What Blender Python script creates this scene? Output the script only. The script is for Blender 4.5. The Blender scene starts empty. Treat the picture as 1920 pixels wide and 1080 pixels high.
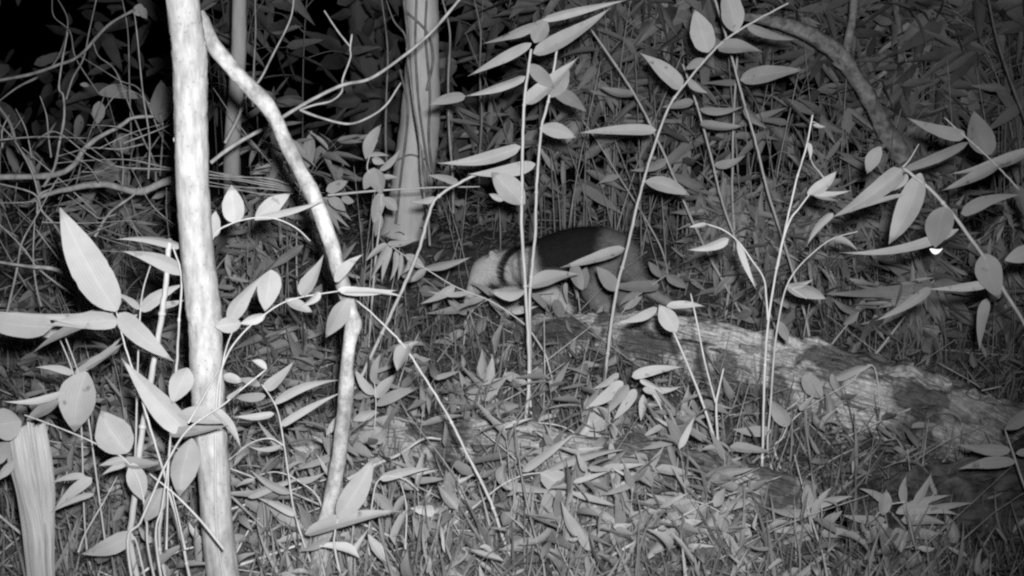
import bpy, math, random
import numpy as np
from mathutils import Vector, noise as mnoise

random.seed(7); rng = np.random.default_rng(7)
scene = bpy.context.scene
COL = scene.collection

# ------------------------------------------------------------------ camera, night sky, flash, exposure
H = 0.915                      # the trail camera is strapped about 0.9 m up
PITCH = math.radians(10.0)     # looking slightly down
FPX = 2318.0                   # focal length in pixels of the 1920 px frame
cam_d = bpy.data.cameras.new('trail_camera'); cam = bpy.data.objects.new('trail_camera', cam_d); COL.objects.link(cam)
cam_d.sensor_width = 36.0; cam_d.lens = 36.0 * FPX / 1920.0
cam_d.clip_start = 0.02; cam_d.clip_end = 200.0
cam_d.dof.use_dof = True; cam_d.dof.focus_distance = 3.0; cam_d.dof.aperture_fstop = 16.0
cam.location = (0, 0, H); cam.rotation_euler = (math.pi / 2 - PITCH, 0, 0)
scene.camera = cam

world = bpy.data.worlds.new('World'); scene.world = world; world.use_nodes = True
wn = world.node_tree; bg = wn.nodes['Background']
sky = wn.nodes.new('ShaderNodeTexSky'); sky.sky_type = 'NISHITA'; sky.sun_disc = False
sky.sun_elevation = math.radians(-4); sky.sun_rotation = math.radians(200)
bw = wn.nodes.new('ShaderNodeRGBToBW'); wn.links.new(sky.outputs[0], bw.inputs[0])
wn.links.new(bw.outputs[0], bg.inputs['Color']); bg.inputs['Strength'].default_value = 0.09

# the infrared flash built into the trail camera, just above its lens
fl = bpy.data.lights.new('infrared_flash', 'SPOT'); flo = bpy.data.objects.new('infrared_flash', fl); COL.objects.link(flo)
fl.energy = 455.0; fl.color = (1, 1, 1); fl.shadow_soft_size = 0.022
fl.spot_size = math.radians(70); fl.spot_blend = 1.0
flo.location = (0.035, 0.0, H + 0.06); flo.rotation_euler = (math.pi / 2 - PITCH + math.radians(4.0), 0, math.radians(4.6))

scene.view_settings.view_transform = 'Standard'; scene.view_settings.look = 'None'
scene.view_settings.exposure = 0.0; scene.view_settings.gamma = 1.0
scene.view_settings.use_curve_mapping = False
scene.render.engine = 'CYCLES'
scene.cycles.max_bounces = 5; scene.cycles.diffuse_bounces = 4; scene.cycles.glossy_bounces = 1
scene.cycles.transmission_bounces = 2; scene.cycles.use_denoising = False
scene.cycles.pixel_filter_type = 'BLACKMAN_HARRIS'; scene.cycles.filter_width = 2.2

# ------------------------------------------------------------------ geometry helpers
cP, sP = math.cos(PITCH), math.sin(PITCH)
def terrain(x, y):
    z = 0.0
    if y > 4.3: t = min(1.0, (y - 4.3) / 1.1); z += 0.20 * t * t * (3 - 2 * t)
    z += 0.035 * mnoise.noise(Vector((x * 1.1 + 3, y * 1.1, 0))) + 0.014 * mnoise.noise(Vector((x * 4, y * 4 + 5, 1)))
    z += 0.07 * math.exp(-((x + 0.35) ** 2 / 0.5 + (y - 3.75) ** 2 / 0.25))
    z -= 0.05 * math.exp(-((x - 0.95) ** 2 / 0.10 + (y - 2.35) ** 2 / 0.08))
    return z
def ray(px, py):
    u = (px - 960) / FPX; v = (540 - py) / FPX
    return Vector((u, cP + v * sP, -sP + v * cP))
def P(px, py, Y):
    r = ray(px, py); return Vector((0, 0, H)) + r * (Y / r.y)
def G(px, py):
    r = ray(px, py); y = 1.0
    while y < 14:
        p = Vector((0, 0, H)) + r * (y / r.y)
        if p.z < terrain(p.x, p.y): break
        y += 0.02
    return p
def topix(p):
    d = p - Vector((0, 0, H)); f = d.y * cP - d.z * sP; up = d.y * sP + d.z * cP
    return 960 + FPX * d.x / f, 540 - FPX * up / f, f
def mpp(Y): return Y / FPX / cP     # metres per pixel at that distance

def new_mesh(name, V, F, mat, parent=None, uv=None, col=None, smooth=True):
    """V (n,3), F list of (m,k) arrays of indices"""
    me = bpy.data.meshes.new(name)
    V = np.asarray(V, dtype=np.float32)
    Fs = F if isinstance(F, list) else [F]
    loops = np.concatenate([f.reshape(-1) for f in Fs]).astype(np.int32)
    tot = np.concatenate([np.full(len(f), f.shape[1]) for f in Fs]).astype(np.int32)
    start = np.concatenate([[0], np.cumsum(tot)[:-1]]).astype(np.int32)
    me.vertices.add(len(V)); me.vertices.foreach_set('co', V.reshape(-1))
    me.loops.add(len(loops)); me.loops.foreach_set('vertex_index', loops)
    me.polygons.add(len(tot)); me.polygons.foreach_set('loop_start', start); me.polygons.foreach_set('loop_total', tot)
    if smooth: me.polygons.foreach_set('use_smooth', np.ones(len(tot), dtype=bool))
    if uv is not None:
        l = me.uv_layers.new(name='UVMap'); l.data.foreach_set('uv', np.asarray(uv, dtype=np.float32)[loops].reshape(-1))
    if col is not None:
        a = me.color_attributes.new('tone', 'FLOAT_COLOR', 'POINT')
        c = np.ones((len(V), 4), dtype=np.float32); c[:, :3] = np.asarray(col).reshape(-1, 1)
        a.data.foreach_set('color', c.reshape(-1))
    me.update(calc_edges=True); me.validate()
    if mat: me.materials.append(mat)
    o = bpy.data.objects.new(name, me); COL.objects.link(o)
    if parent:
        o.parent = parent
        o.matrix_parent_inverse = parent.matrix_basis.inverted() if False else o.matrix_parent_inverse
    return o
def tag(o, label=None, cat=None, group=None, kind=None):
    if label: o['label'] = label
    if cat: o['category'] = cat
    if group: o['group'] = group
    if kind: o['kind'] = kind
    return o
def empty(name, loc):
    o = bpy.data.objects.new(name, None); COL.objects.link(o); o.location = loc; o.empty_display_size = 0.05; return o

def catmull(pts, n=6):
    pts = np.asarray(pts, float); out = []
    Q = np.vstack([2 * pts[0] - pts[1], pts, 2 * pts[-1] - pts[-2]])
    for i in range(1, len(Q) - 2):
        p0, p1, p2, p3 = Q[i - 1:i + 3]
        for t in np.linspace(0, 1, n, endpoint=False):
            out.append(0.5 * ((2 * p1) + (-p0 + p2) * t + (2 * p0 - 5 * p1 + 4 * p2 - p3) * t * t + (-p0 + 3 * p1 - 3 * p2 + p3) * t ** 3))
    out.append(pts[-1]); return np.array(out)
def tube(path, rad, sides=7, rough=0.0, cap=True, seed=0, flat=1.0):
    """path (n,3), rad (n,) -> V, [F], uv"""
    path = np.asarray(path, float); rad = np.asarray(rad, float); n = len(path)
    T = np.gradient(path, axis=0); T /= np.linalg.norm(T, axis=1)[:, None] + 1e-9
    ref = np.array([0.0, 1.0, 0.0]) if abs(T[:, 1].mean()) < .8 else np.array([0., 0., 1.])
    A = np.cross(T, ref); A /= np.linalg.norm(A, axis=1)[:, None] + 1e-9; B = np.cross(A, T)
    th = np.linspace(0, 2 * np.pi, sides, endpoint=False)
    r_ = np.random.default_rng(seed)
    R = rad[:, None] * (1 + rough * r_.normal(size=(n, sides)))
    if rough:
        R = (R + np.roll(R, 1, 0) + np.roll(R, 1, 1)) / 3; R[0] = rad[0]
    V = path[:, None, :] + (np.cos(th)[None, :, None] * A[:, None, :] + flat * np.sin(th)[None, :, None] * B[:, None, :]) * R[:, :, None]
    V = V.reshape(-1, 3)
    L = np.concatenate([[0], np.cumsum(np.linalg.norm(np.diff(path, axis=0), axis=1))])
    uv = np.stack([np.repeat(L, sides), np.tile(np.abs(np.linspace(-1, 1, sides)), n)], 1)
    i, j = np.meshgrid(np.arange(n - 1), np.arange(sides), indexing='ij'); i = i.reshape(-1); j = j.reshape(-1); k = (j + 1) % sides
    F = [np.stack([i * sides + j, i * sides + k, (i + 1) * sides + k, (i + 1) * sides + j], 1)]
    if cap:
        F.append(np.array([list(range(sides))])); F.append(np.array([[(n - 1) * sides + s for s in range(sides)][::-1]]))
    return V, F, uv
class MB:
    def __init__(s): s.V = []; s.F = {}; s.uv = []; s.c = []; s.n = 0
    def add(s, V, F, uv=None, c=1.0):
        for f in (F if isinstance(F, list) else [F]): s.F.setdefault(f.shape[1], []).append(f + s.n)
        s.V.append(V); s.uv.append(uv if uv is not None else np.zeros((len(V), 2))); s.c.append(np.broadcast_to(np.asarray(c, float), (len(V),)))
        s.n += len(V)
    def build(s, name, mat, parent=None, smooth=True):
        V = np.vstack(s.V)
        if parent is not None: V = V - np.array(parent.location)
        return new_mesh(name, V, [np.vstack(f) for f in s.F.values()], mat, parent, np.vstack(s.uv), np.concatenate(s.c), smooth)

def leaves(mb, base, tip, width, normal, bend, tone=None, fold=0.22, droop=0.10, broad=None, seed=None, NS=9, NA=5, sharp=1.12):
    """many leaf blades at once. base, tip, normal, bend: (n,3); width (n,)"""
    base = np.atleast_2d(np.asarray(base, float)); tip = np.atleast_2d(np.asarray(tip, float)); n = len(base)
    width = np.broadcast_to(np.asarray(width, float), (n,)); normal = np.broadcast_to(np.asarray(normal, float), (n, 3)).copy(); bend = np.broadcast_to(np.asarray(bend, float), (n, 3))
    r_ = rng if seed is None else np.random.default_rng(seed)
    _t = np.linspace(0, 1, NS); _v = np.linspace(-1, 1, NA)
    _i, _j = np.meshgrid(np.arange(NS - 1), np.arange(NA - 1), indexing='ij'); _i = _i.reshape(-1); _j = _j.reshape(-1)
    LF = np.stack([_i * NA + _j, _i * NA + _j + 1, (_i + 1) * NA + _j + 1, (_i + 1) * NA + _j], 1)
    ax = tip - base; L = np.linalg.norm(ax, axis=1); ax = ax / (L[:, None] + 1e-9)
    normal -= (normal * ax).sum(1)[:, None] * ax; normal /= np.linalg.norm(normal, axis=1)[:, None] + 1e-9
    side = np.cross(ax, normal)
    br = r_.uniform(.26, .42, n) if broad is None else np.broadcast_to(broad, (n,))
    a = br / (1 - br)                                   # place of the widest point
    t = _t[None, :]; w = np.power(np.clip(t, 0, 1), 1.0 * a[:, None]) * np.power(1 - t, sharp)
    w = w / w.max(1)[:, None]; w[:, 0] = 0.10
    w = w * (1 + (0.05 if NS < 12 else 0.012) * r_.normal(size=w.shape) + 0.03 * np.sin(t * r_.uniform(4, 14, n)[:, None] + r_.uniform(0, 6, n)[:, None])); w[:, -1] = 0.015
    c = base[:, None, :] + (tip - base)[:, None, :] * t[..., None] + bend[:, None, :] * (4 * t * (1 - t))[..., None]
    dr = (droop * r_.uniform(-0.6, 1.0, n) * L)
    c = c + normal[:, None, :] * (-(dr[:, None]) * (t * t - t * 0.6))[..., None]
    fo = fold * r_.uniform(0.2, 1.6, n)
    tw = r_.normal(0, 0.28, n)[:, None] * (t - 0.3)
    wave = 0.06 * np.sin(t * r_.uniform(5, 12, n)[:, None] + r_.uniform(0, 6, n)[:, None])
    hw = (width[:, None] * 0.5 * w)[:, :, None]
    vv = _v[None, None, :]
    ct, st = np.cos(tw)[:, :, None], np.sin(tw)[:, :, None]
    s_off = vv * hw; n_off = np.abs(vv) ** 1.3 * hw * fo[:, None, None] + vv * hw * wave[:, :, None]
    S = s_off * ct - n_off * st; N = s_off * st + n_off * ct
    V = c[:, :, None, :] + side[:, None, None, :] * S[..., None] + normal[:, None, None, :] * N[..., None]
    V = V.reshape(-1, 3)
    F = (LF[None] + (np.arange(n) * NS * NA)[:, None, None]).reshape(-1, 4)
    uvt = np.stack([np.repeat(_t, NA), np.tile(_v * 0.5 + 0.5, NS)], 1)
    uv = np.tile(uvt, (n, 1))
    tn = np.ones(n) if tone is None else np.broadcast_to(tone, (n,))
    mb.add(V, F, uv, np.repeat(tn, NS * NA))

# ------------------------------------------------------------------ materials (infrared picture: every tone is a grey)
def mat(name, lo, hi, scale=8.0, rough=0.75, bump=0.3, bdist=0.004, stretch=(1, 1, 1), coord='Object', detail=6, spec=0.25, isl=0.0, p0=0.35, p1=0.65, extra=None, tone=False):
    m = bpy.data.materials.new(name); m.use_nodes = True; nt = m.node_tree; N = nt.nodes; Lk = nt.links
    b = N['Principled BSDF']; b.inputs['Roughness'].default_value = rough; b.inputs['Specular IOR Level'].default_value = spec
    tc = N.new('ShaderNodeTexCoord'); mp = N.new('ShaderNodeMapping'); mp.inputs['Scale'].default_value = stretch
    Lk.new(tc.outputs[coord], mp.inputs[0])
    nz = N.new('ShaderNodeTexNoise'); nz.inputs['Scale'].default_value = scale; nz.inputs['Detail'].default_value = detail; nz.inputs['Roughness'].default_value = 0.62
    Lk.new(mp.outputs[0], nz.inputs['Vector'])
    mr = N.new('ShaderNodeMapRange'); mr.inputs[1].default_value = p0; mr.inputs[2].default_value = p1
    mr.inputs[3].default_value = lo; mr.inputs[4].default_value = hi
    Lk.new(nz.outputs['Fac'], mr.inputs[0]); val = mr.outputs[0]
    def mul(a, bb):
        k = N.new('ShaderNodeMath'); k.operation = 'MULTIPLY'; Lk.new(a, k.inputs[0])
        if isinstance(bb, (int, float)): k.inputs[1].default_value = bb
        else: Lk.new(bb, k.inputs[1])
        return k.outputs[0]
    if isl:
        g = N.new('ShaderNodeNewGeometry'); r = N.new('ShaderNodeMapRange'); r.inputs[3].default_value = 1 - isl; r.inputs[4].default_value = 1 + isl
        Lk.new(g.outputs['Random Per Island'], r.inputs[0]); val = mul(val, r.outputs[0])
    if tone:
        at = N.new('ShaderNodeAttribute'); at.attribute_name = 'tone'; val = mul(val, at.outputs['Fac'])
    if extra: val = extra(N, Lk, tc, val, mul)
    cc = N.new('ShaderNodeCombineColor'); [Lk.new(val, cc.inputs[i]) for i in range(3)]
    Lk.new(cc.outputs[0], b.inputs['Base Color'])
    if bump:
        bp = N.new('ShaderNodeBump'); bp.inputs['Strength'].default_value = bump; bp.inputs['Distance'].default_value = bdist
        Lk.new(nz.outputs['Fac'], bp.inputs['Height']); Lk.new(bp.outputs[0], b.inputs['Normal'])
    m['b'] = b.name
    return m
def veins(N, Lk, tc, val, mul):
    """midrib and fine parallel veins across the blade"""
    sx = N.new('ShaderNodeSeparateXYZ'); Lk.new(tc.outputs['UV'], sx.inputs[0])
    s = N.new('ShaderNodeMath'); s.operation = 'MULTIPLY'; Lk.new(sx.outputs[1], s.inputs[0]); s.inputs[1].default_value = 75.0
    sn = N.new('ShaderNodeMath'); sn.operation = 'SINE'; Lk.new(s.outputs[0], sn.inputs[0])
    mr = N.new('ShaderNodeMapRange'); mr.inputs[1].default_value = -1; mr.inputs[3].default_value = 0.94; mr.inputs[4].default_value = 1.04; Lk.new(sn.outputs[0], mr.inputs[0])
    d = N.new('ShaderNodeMath'); d.operation = 'SUBTRACT'; Lk.new(sx.outputs[1], d.inputs[0]); d.inputs[1].default_value = 0.5
    ab = N.new('ShaderNodeMath'); ab.operation = 'ABSOLUTE'; Lk.new(d.outputs[0], ab.inputs[0])
    m2 = N.new('ShaderNodeMapRange'); m2.inputs[1].default_value = 0.0; m2.inputs[2].default_value = 0.045; m2.inputs[3].default_value = 1.13; m2.inputs[4].default_value = 1.0; Lk.new(ab.outputs[0], m2.inputs[0])
    # blotches of insect wear
    nz = N.new('ShaderNodeTexNoise'); nz.inputs['Scale'].default_value = 38.0; nz.inputs['Detail'].default_value = 3; Lk.new(tc.outputs['Object'], nz.inputs['Vector'])
    m3 = N.new('ShaderNodeMapRange'); m3.inputs[1].default_value = 0.66; m3.inputs[2].default_value = 0.74; m3.inputs[3].default_value = 1.0; m3.inputs[4].default_value = 0.5; Lk.new(nz.outputs['Fac'], m3.inputs[0])
    nt_ = N.new('ShaderNodeTexNoise'); nt_.inputs['Scale'].default_value = 11.0; Lk.new(tc.outputs['Object'], nt_.inputs['Vector'])
    ad = N.new('ShaderNodeMath'); ad.operation = 'MULTIPLY_ADD'; ad.inputs[1].default_value = .5; Lk.new(nt_.outputs['Fac'], ad.inputs[0]); Lk.new(sx.outputs[0], ad.inputs[2])
    m4 = N.new('ShaderNodeMapRange'); m4.inputs[1].default_value = 1.17; m4.inputs[2].default_value = 1.22; m4.inputs[3].default_value = 1.0; m4.inputs[4].default_value = 0.62; Lk.new(ad.outputs[0], m4.inputs[0])   # dried tips
    return mul(mul(mul(mul(val, mr.outputs[0]), m2.outputs[0]), m3.outputs[0]), m4.outputs[0])
def translucent(m, amt=0.25, v=0.5):
    nt = m.node_tree; N = nt.nodes; b = N['Principled BSDF']; out = N['Material Output']
    t = N.new('ShaderNodeBsdfTranslucent'); t.inputs[0].default_value = (v, v, v, 1)
    mx = N.new('ShaderNodeMixShader'); mx.inputs[0].default_value = amt
    nt.links.new(b.outputs[0], mx.inputs[1]); nt.links.new(t.outputs[0], mx.inputs[2]); nt.links.new(mx.outputs[0], out.inputs['Surface'])
M = {}
M['leaf'] = mat('fresh_leaf', 0.42, 0.52, 14, rough=0.6, bump=0.12, bdist=0.002, isl=0.14, extra=veins, tone=True); translucent(M['leaf'], 0.22)
M['fill'] = mat('thicket_leaf', 0.36, 0.52, 9, rough=0.6, bump=0.12, bdist=0.002, isl=0.32, extra=veins, tone=True); translucent(M['fill'], 0.2)
M['litter'] = mat('dead_leaf', 0.12, 0.24, 30, rough=0.9, bump=0.7, bdist=0.004, isl=0.3, extra=veins, tone=True)
M['soil'] = mat('forest_soil', 0.055, 0.19, 30, rough=0.95, bump=0.9, bdist=0.012, detail=10)
M['cane'] = mat('cane', 0.46, 0.60, 30, rough=0.55, bump=0.2, bdist=0.001, stretch=(3, 3, .6), tone=True)
M['twig'] = mat('dead_twig', 0.26, 0.50, 40, rough=0.85, bump=0.6, bdist=0.002, stretch=(1, 1, .5), isl=.15, tone=True)
def bark_extra(lo, sc, zs):
    def f(N, Lk, tc, val, mul):
        mp = N.new('ShaderNodeMapping'); mp.inputs['Scale'].default_value = (1, 1, zs); Lk.new(tc.outputs['Object'], mp.inputs[0])
        a = N.new('ShaderNodeTexNoise'); a.inputs['Scale'].default_value = sc; a.inputs['Detail'].default_value = 6; a.inputs['Roughness'].default_value = .7; Lk.new(mp.outputs[0], a.inputs['Vector'])
        q = N.new('ShaderNodeMapRange'); q.inputs[1].default_value = .42; q.inputs[2].default_value = .6; q.inputs[3].default_value = lo; q.inputs[4].default_value = 1.08; Lk.new(a.outputs['Fac'], q.inputs[0])
        v = N.new('ShaderNodeTexVoronoi'); v.inputs['Scale'].default_value = 85; Lk.new(tc.outputs['Object'], v.inputs['Vector'])
        w = N.new('ShaderNodeMapRange'); w.inputs[1].default_value = .08; w.inputs[2].default_value = .22; w.inputs[3].default_value = .72; w.inputs[4].default_value = 1.0; Lk.new(v.outputs['Distance'], w.inputs[0])
        return mul(mul(val, q.outputs[0]), w.outputs[0])
    return f
M['palebark'] = mat('pale_smooth_bark', 0.25, 0.42, 70, rough=0.75, bump=0.6, bdist=0.002, stretch=(1.3, 1.3, .35), detail=8, tone=True, extra=bark_extra(.86, 13, .8))
M['mottled'] = mat('shadow_mottled_bark', 0.26, 0.50, 60, rough=0.8, bump=0.6, bdist=0.002, stretch=(1, 1, .6), tone=True, extra=bark_extra(.55, 11, 1.2))  # broad dark blotches are branch shadows painted into the bark colour
M['treebark'] = mat('grey_tree_bark', 0.55, 0.85, 7, rough=0.85, bump=0.5, bdist=0.006, stretch=(1.6, 1.6, .4), tone=True)
M['moss'] = mat('mossy_bark', 0.14, 0.46, 30, rough=0.95, bump=1.0, bdist=0.008, tone=True)

# ------------------------------------------------------------------ ground, sky
def build_ground():
    def axis(lo, hi, a, b, step, far):      # fine near the camera, coarse far away
        c = np.arange(a, b + 1e-6, step); l = -np.geomspace(abs(a) + far, abs(lo), 10)[::-1] if lo < 0 else np.array([]); r = np.geomspace(b + far, hi, 12)
        return np.concatenate([l, c, r])
    xs = axis(-60, 60, -4.2, 4.2, 0.045, 0.3); ys = np.concatenate([np.linspace(-30, -1.2, 8), np.arange(-1, 8.5, 0.045), np.geomspace(8.8, 70, 16)])
    V = np.array([(x, y, terrain(x, min(y, 12)) if abs(x) < 12 else terrain(12 * np.sign(x), min(y, 12))) for y in ys for x in xs])
    nx, ny = len(xs), len(ys); i, j = np.meshgrid(np.arange(ny - 1), np.arange(nx - 1), indexing='ij'); i = i.reshape(-1); j = j.reshape(-1)
    F = np.stack([i * nx + j, i * nx + j + 1, (i + 1) * nx + j + 1, (i + 1) * nx + j], 1)
    g = new_mesh('ground', V, [F], M['soil']); tag(g, 'dark forest floor rising gently behind the fallen log', kind='structure')
build_ground()

# keep-clear windows (px rectangle, nearest distance that must stay free)
CLEAR = [(865, 415, 1275, 600, 4.55), (1180, 600, 1480, 668, 3.9), (1400, 640, 1900, 745, 3.3), (1480, 780, 1900, 1080, 2.75), (300, 0, 460, 1080, 2.1), (722, 0, 836, 430, 5.4)]
def blocked(p, h, w, top=None):
    bx, by, f = topix(p)
    ty = by - h * FPX / f; hw = w * FPX / f
    for x0, y0, x1, y1, Y in CLEAR:
        if f < Y and bx + hw > x0 and bx - hw < x1 and by > y0 and ty < y1: return True
    return False

# ------------------------------------------------------------------ leaf litter and low ground cover (nobody could count them)
def scatter_litter(n, name, label, zr, lr, wr, up, m, cat, tone, ymax=6.5, y0=1.9, fold=.7, droop=.55):
    mb = MB(); B = []; T = []; W = []; Nn = []
    while len(B) < n:
        Y = y0 + (ymax - y0) * random.random() ** 1.25; half = Y * 0.46 + 0.3
        x = random.uniform(-half, half)
        z = terrain(x, Y) + random.uniform(*zr)
        bx, by, f = topix(Vector((x, Y, z)))
        if zr[1] > .04 and any(f < Yc and x0 < bx < x1 and y0c < by < y1 for x0, y0c, x1, y1, Yc in CLEAR[:3]): continue
        l = random.uniform(*lr); a = random.uniform(0, 2 * math.pi); e = random.uniform(*up)
        B.append((x, Y, z)); T.append((x + l * math.cos(a) * math.cos(e), Y + l * math.sin(a) * math.cos(e), z + l * math.sin(e)))
        W.append(l * random.uniform(*wr)); Nn.append((random.gauss(0, .45), random.gauss(-.35, .45), 1))
    n_ = len(B); bend = rng.normal(0, 0.006, (n_, 3))
    leaves(mb, B, T, np.array(W), np.array(Nn), bend, tone=rng.uniform(*tone, n_), fold=fold, droop=droop)
    o = mb.build(name, m); tag(o, label, cat, kind='stuff'); return o
scatter_litter(3600, 'leaf_litter', 'dead curled leaves littering the dark forest floor', (0.002, 0.03), (0.03, 0.10), (.2, .5), (-.2, .35), M['litter'], 'leaf litter', (.5, .95))
scatter_litter(21000, 'leaf_crumbs', 'crumbled bits of dead leaf and bark covering the soil', (0.0, 0.014), (0.007, 0.024), (.3, .8), (-.5, .6), M['litter'], 'leaf litter', (.7, 1.3))
scatter_litter(2600, 'ground_cover', 'small low leaves covering the forest floor between the seedlings', (0.02, 0.12), (0.025, 0.075), (.16, .42), (-.8, 1.3), M['fill'], 'ground cover', (.45, .8))
scatter_litter(7000, 'grass', 'fine upright grassy blades rising from the forest floor', (0.0, 0.01), (0.05, 0.17), (.02, .055), (.45, 1.45), M['fill'], 'grass', (.25, .62), ymax=4.3, fold=.25, droop=.22)
def scatter_sticks():
    mb = MB()
    for k in range(420):
        Y = 2.0 + 4.6 * random.random() ** 1.3; x = random.uniform(-Y * .46, Y * .46); l = random.uniform(.08, .5); a = random.uniform(0, math.pi)
        z = terrain(x, Y) + random.uniform(.005, .06); e = random.uniform(-.1, .55)
        d = np.array([math.cos(a) * math.cos(e), math.sin(a) * math.cos(e), math.sin(e)]) * l
        p = np.array([x, Y, z]); pts = catmull([p, p + d * .5 + rng.normal(0, .012, 3), p + d], 3); r = random.uniform(.0012, .0035)
        V, F, uv = tube(pts, np.linspace(r, r * .5, len(pts)), 5, cap=False); mb.add(V, F, uv, random.uniform(.6, 1.3))
    tag(mb.build('fallen_twigs', M['twig']), 'thin broken twigs and straws strewn over the leaf litter', 'twigs', kind='stuff')
scatter_sticks()

# ------------------------------------------------------------------ far thicket that reads as one mass
def far_mass():
    mb = MB(); B = []; T = []; W = []; Nn = []
    for k in range(200):                       # leafy sprays hung through the depth of the wood
        Y = random.uniform(6.6, 9.5); x = random.uniform(-Y * .46, Y * .5); z = terrain(x, Y) + random.uniform(.05, 2.3)
        if x < -.9 and random.random() < .25: continue
        for q in range(random.randint(7, 16)):
            a = random.uniform(0, 2 * math.pi); l = random.uniform(.13, .30); c = np.array([x, Y, z]) + rng.normal(0, .22, 3)
            d = np.array([math.cos(a), math.sin(a) * .6, random.uniform(-1.6, .7)]); d /= np.linalg.norm(d)
            B.append(c); T.append(c + d * l); W.append(l * random.uniform(.16, .42)); Nn.append((random.gauss(0, .5), -1, random.uniform(0, 1.2)))
    leaves(mb, B, T, np.array(W), np.array(Nn), np.zeros(3), tone=rng.uniform(.25, .6, len(B)), droop=.25)
    tag(mb.build('far_thicket', M['fill']), 'dim mass of leaves deep in the wood behind everything', 'thicket', kind='stuff')
far_mass()

# ------------------------------------------------------------------ bamboo plants of the thicket, copied
def make_bamboo(kind, seed):
    r_ = random.Random(seed); st = MB(); fo = MB()
    B = []; T = []; W = []; N = []
    if kind == 'seedling': h = r_.uniform(.10, .34); nst = 1; rad = .0018; ll = (.07, .145); nl = (5, 9)
    elif kind == 'medium': h = r_.uniform(.45, .85); nst = r_.randint(1, 2); rad = .0024; ll = (.10, .2); nl = (6, 10)
    else: h = r_.uniform(1.25, 2.1); nst = r_.randint(1, 2); rad = .004; ll = (.17, .31); nl = (12, 18)
    wr = (.32, .5) if (kind == 'seedling' and seed % 3 == 0) else (.13, .25) if kind == 'seedling' else (.12, .24) if kind == 'medium' else (.15, .28)
    def leaf(p, az, el, l):
        d = np.array([math.cos(az) * math.cos(el), math.sin(az) * math.cos(el), math.sin(el)])
        if wr[0] > .3: l *= .6
        B.append(p); T.append(p + d * l); W.append(l * r_.uniform(*wr)); N.append(np.array([r_.gauss(0, .6), r_.gauss(-.6, .5), r_.uniform(0, 1.1)]))
    for s in range(nst):
        a = r_.uniform(0, 6.28); lean = r_.uniform(.05, .45) * h; b0 = np.array([r_.gauss(0, .02), r_.gauss(0, .02), -.02]) if nst > 1 else np.array([0, 0, -.02])
        pts = catmull([b0, b0 + np.array([math.cos(a) * lean * .15, math.sin(a) * lean * .15, h * .5]), b0 + np.array([math.cos(a) * lean * .55, math.sin(a) * lean * .55, h * .85]), b0 + np.array([math.cos(a) * lean, math.sin(a) * lean, h])], 6)
        V, F, uv = tube(pts, np.linspace(rad, rad * .3, len(pts)), 6, cap=False); st.add(V, F, uv, r_.uniform(.45, .8))
        k = r_.randint(*nl); lo = .35 if kind != 'tall' else .30
        for q in range(k):
            t = lo + (1 - lo) * (q + r_.random() * .6) / k; p = pts[min(len(pts) - 1, int(t * (len(pts) - 1)))]
            az = a + (q % 2) * math.pi + r_.gauss(0, .9)
            if kind == 'tall' or (kind == 'medium' and r_.random() < .5):      # side twig with a small fan
                bl = r_.uniform(.08, .30) * (1 if kind == 'tall' else .45); el = r_.uniform(.1, .8)
                d = np.array([math.cos(az) * math.cos(el), math.sin(az) * math.cos(el), math.sin(el)]) * bl
                e = p + d; bp = catmull([p, p + d * .6 + [0, 0, .01], e - [0, 0, .12 * bl]], 4)
                V, F, uv = tube(bp, np.linspace(rad * .45, rad * .25, len(bp)), 5, cap=False); st.add(V, F, uv, .9)
                for z in range(r_.randint(2, 4)): leaf(bp[-1 - (z // 2)], az + r_.gauss(0, .9), r_.gauss(-.45, .5), r_.uniform(*ll))
            else: leaf(p, az, r_.gauss(.2, .75), r_.uniform(*ll))
        leaf(pts[-1], a, r_.gauss(0, .4), r_.uniform(*ll)); leaf(pts[-1], a + 1.2, r_.gauss(0, .4), r_.uniform(*ll) * .8)
    leaves(fo, B, T, np.array(W), np.array(N), np.zeros(3), tone=np.array([r_.uniform(.42, .78) if kind == 'seedling' else r_.uniform(.62, 1.05) if kind == 'medium' else r_.uniform(.4, .85) for _ in B]), droop=.28, fold=.3)  # tall bamboo's leaf tone lowered to stand in for flash falloff with depth
    return st, fo, h
def copy_tree(o, parent=None):
    c = o.copy(); COL.objects.link(c)
    if parent: c.parent = parent
    for ch in o.children: copy_tree(ch, c)
    return c
KIND = {'seedling': ('bamboo_seedling', 'seedling', 10), 'medium': ('young_bamboo', 'bamboo', 8), 'tall': ('tall_bamboo', 'bamboo', 7)}
PROTO = {}
for kd, (nm, ct, cnt) in KIND.items():
    PROTO[kd] = []
    for s in range(cnt):
        st, fo, h = make_bamboo(kd, 100 * len(kd) + s)
        e = empty(nm, (0, 0, 0)); st.build('stem', M['cane'], e); fo.build('foliage', M['fill'], e); PROTO[kd].append([e, h, False])
def place(kd, x, y, label, group, sc=1.0):
    pr = random.choice(PROTO[kd]); e, h, used = pr
    o = copy_tree(e) if used else e; pr[2] = True
    o.location = (x, y, terrain(x, y) - .004); o.rotation_euler = (0, 0, random.uniform(0, 6.28)); s = sc * random.uniform(.8, 1.2); o.scale = (s, s, s)
    tag(o, label, KIND[kd][1], group)
def zone(kd, n, px, py, label, group, sc=1.0, wf=.45):
    k = 0; tries = 0
    while k < n and tries < n * 30:
        tries += 1
        if py[1] < 20: Y = random.uniform(*py); x = (random.uniform(*px) - 960) / FPX / cP * Y; p = Vector((x, Y, terrain(x, Y)))
        else: p = G(random.uniform(*px), random.uniform(*py))
        hh = {'seedling': .3, 'medium': .75, 'tall': 1.8}[kd] * sc
        if blocked(p, hh, hh * wf): continue
        place(kd, p.x, p.y, label, group, sc); k += 1
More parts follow.
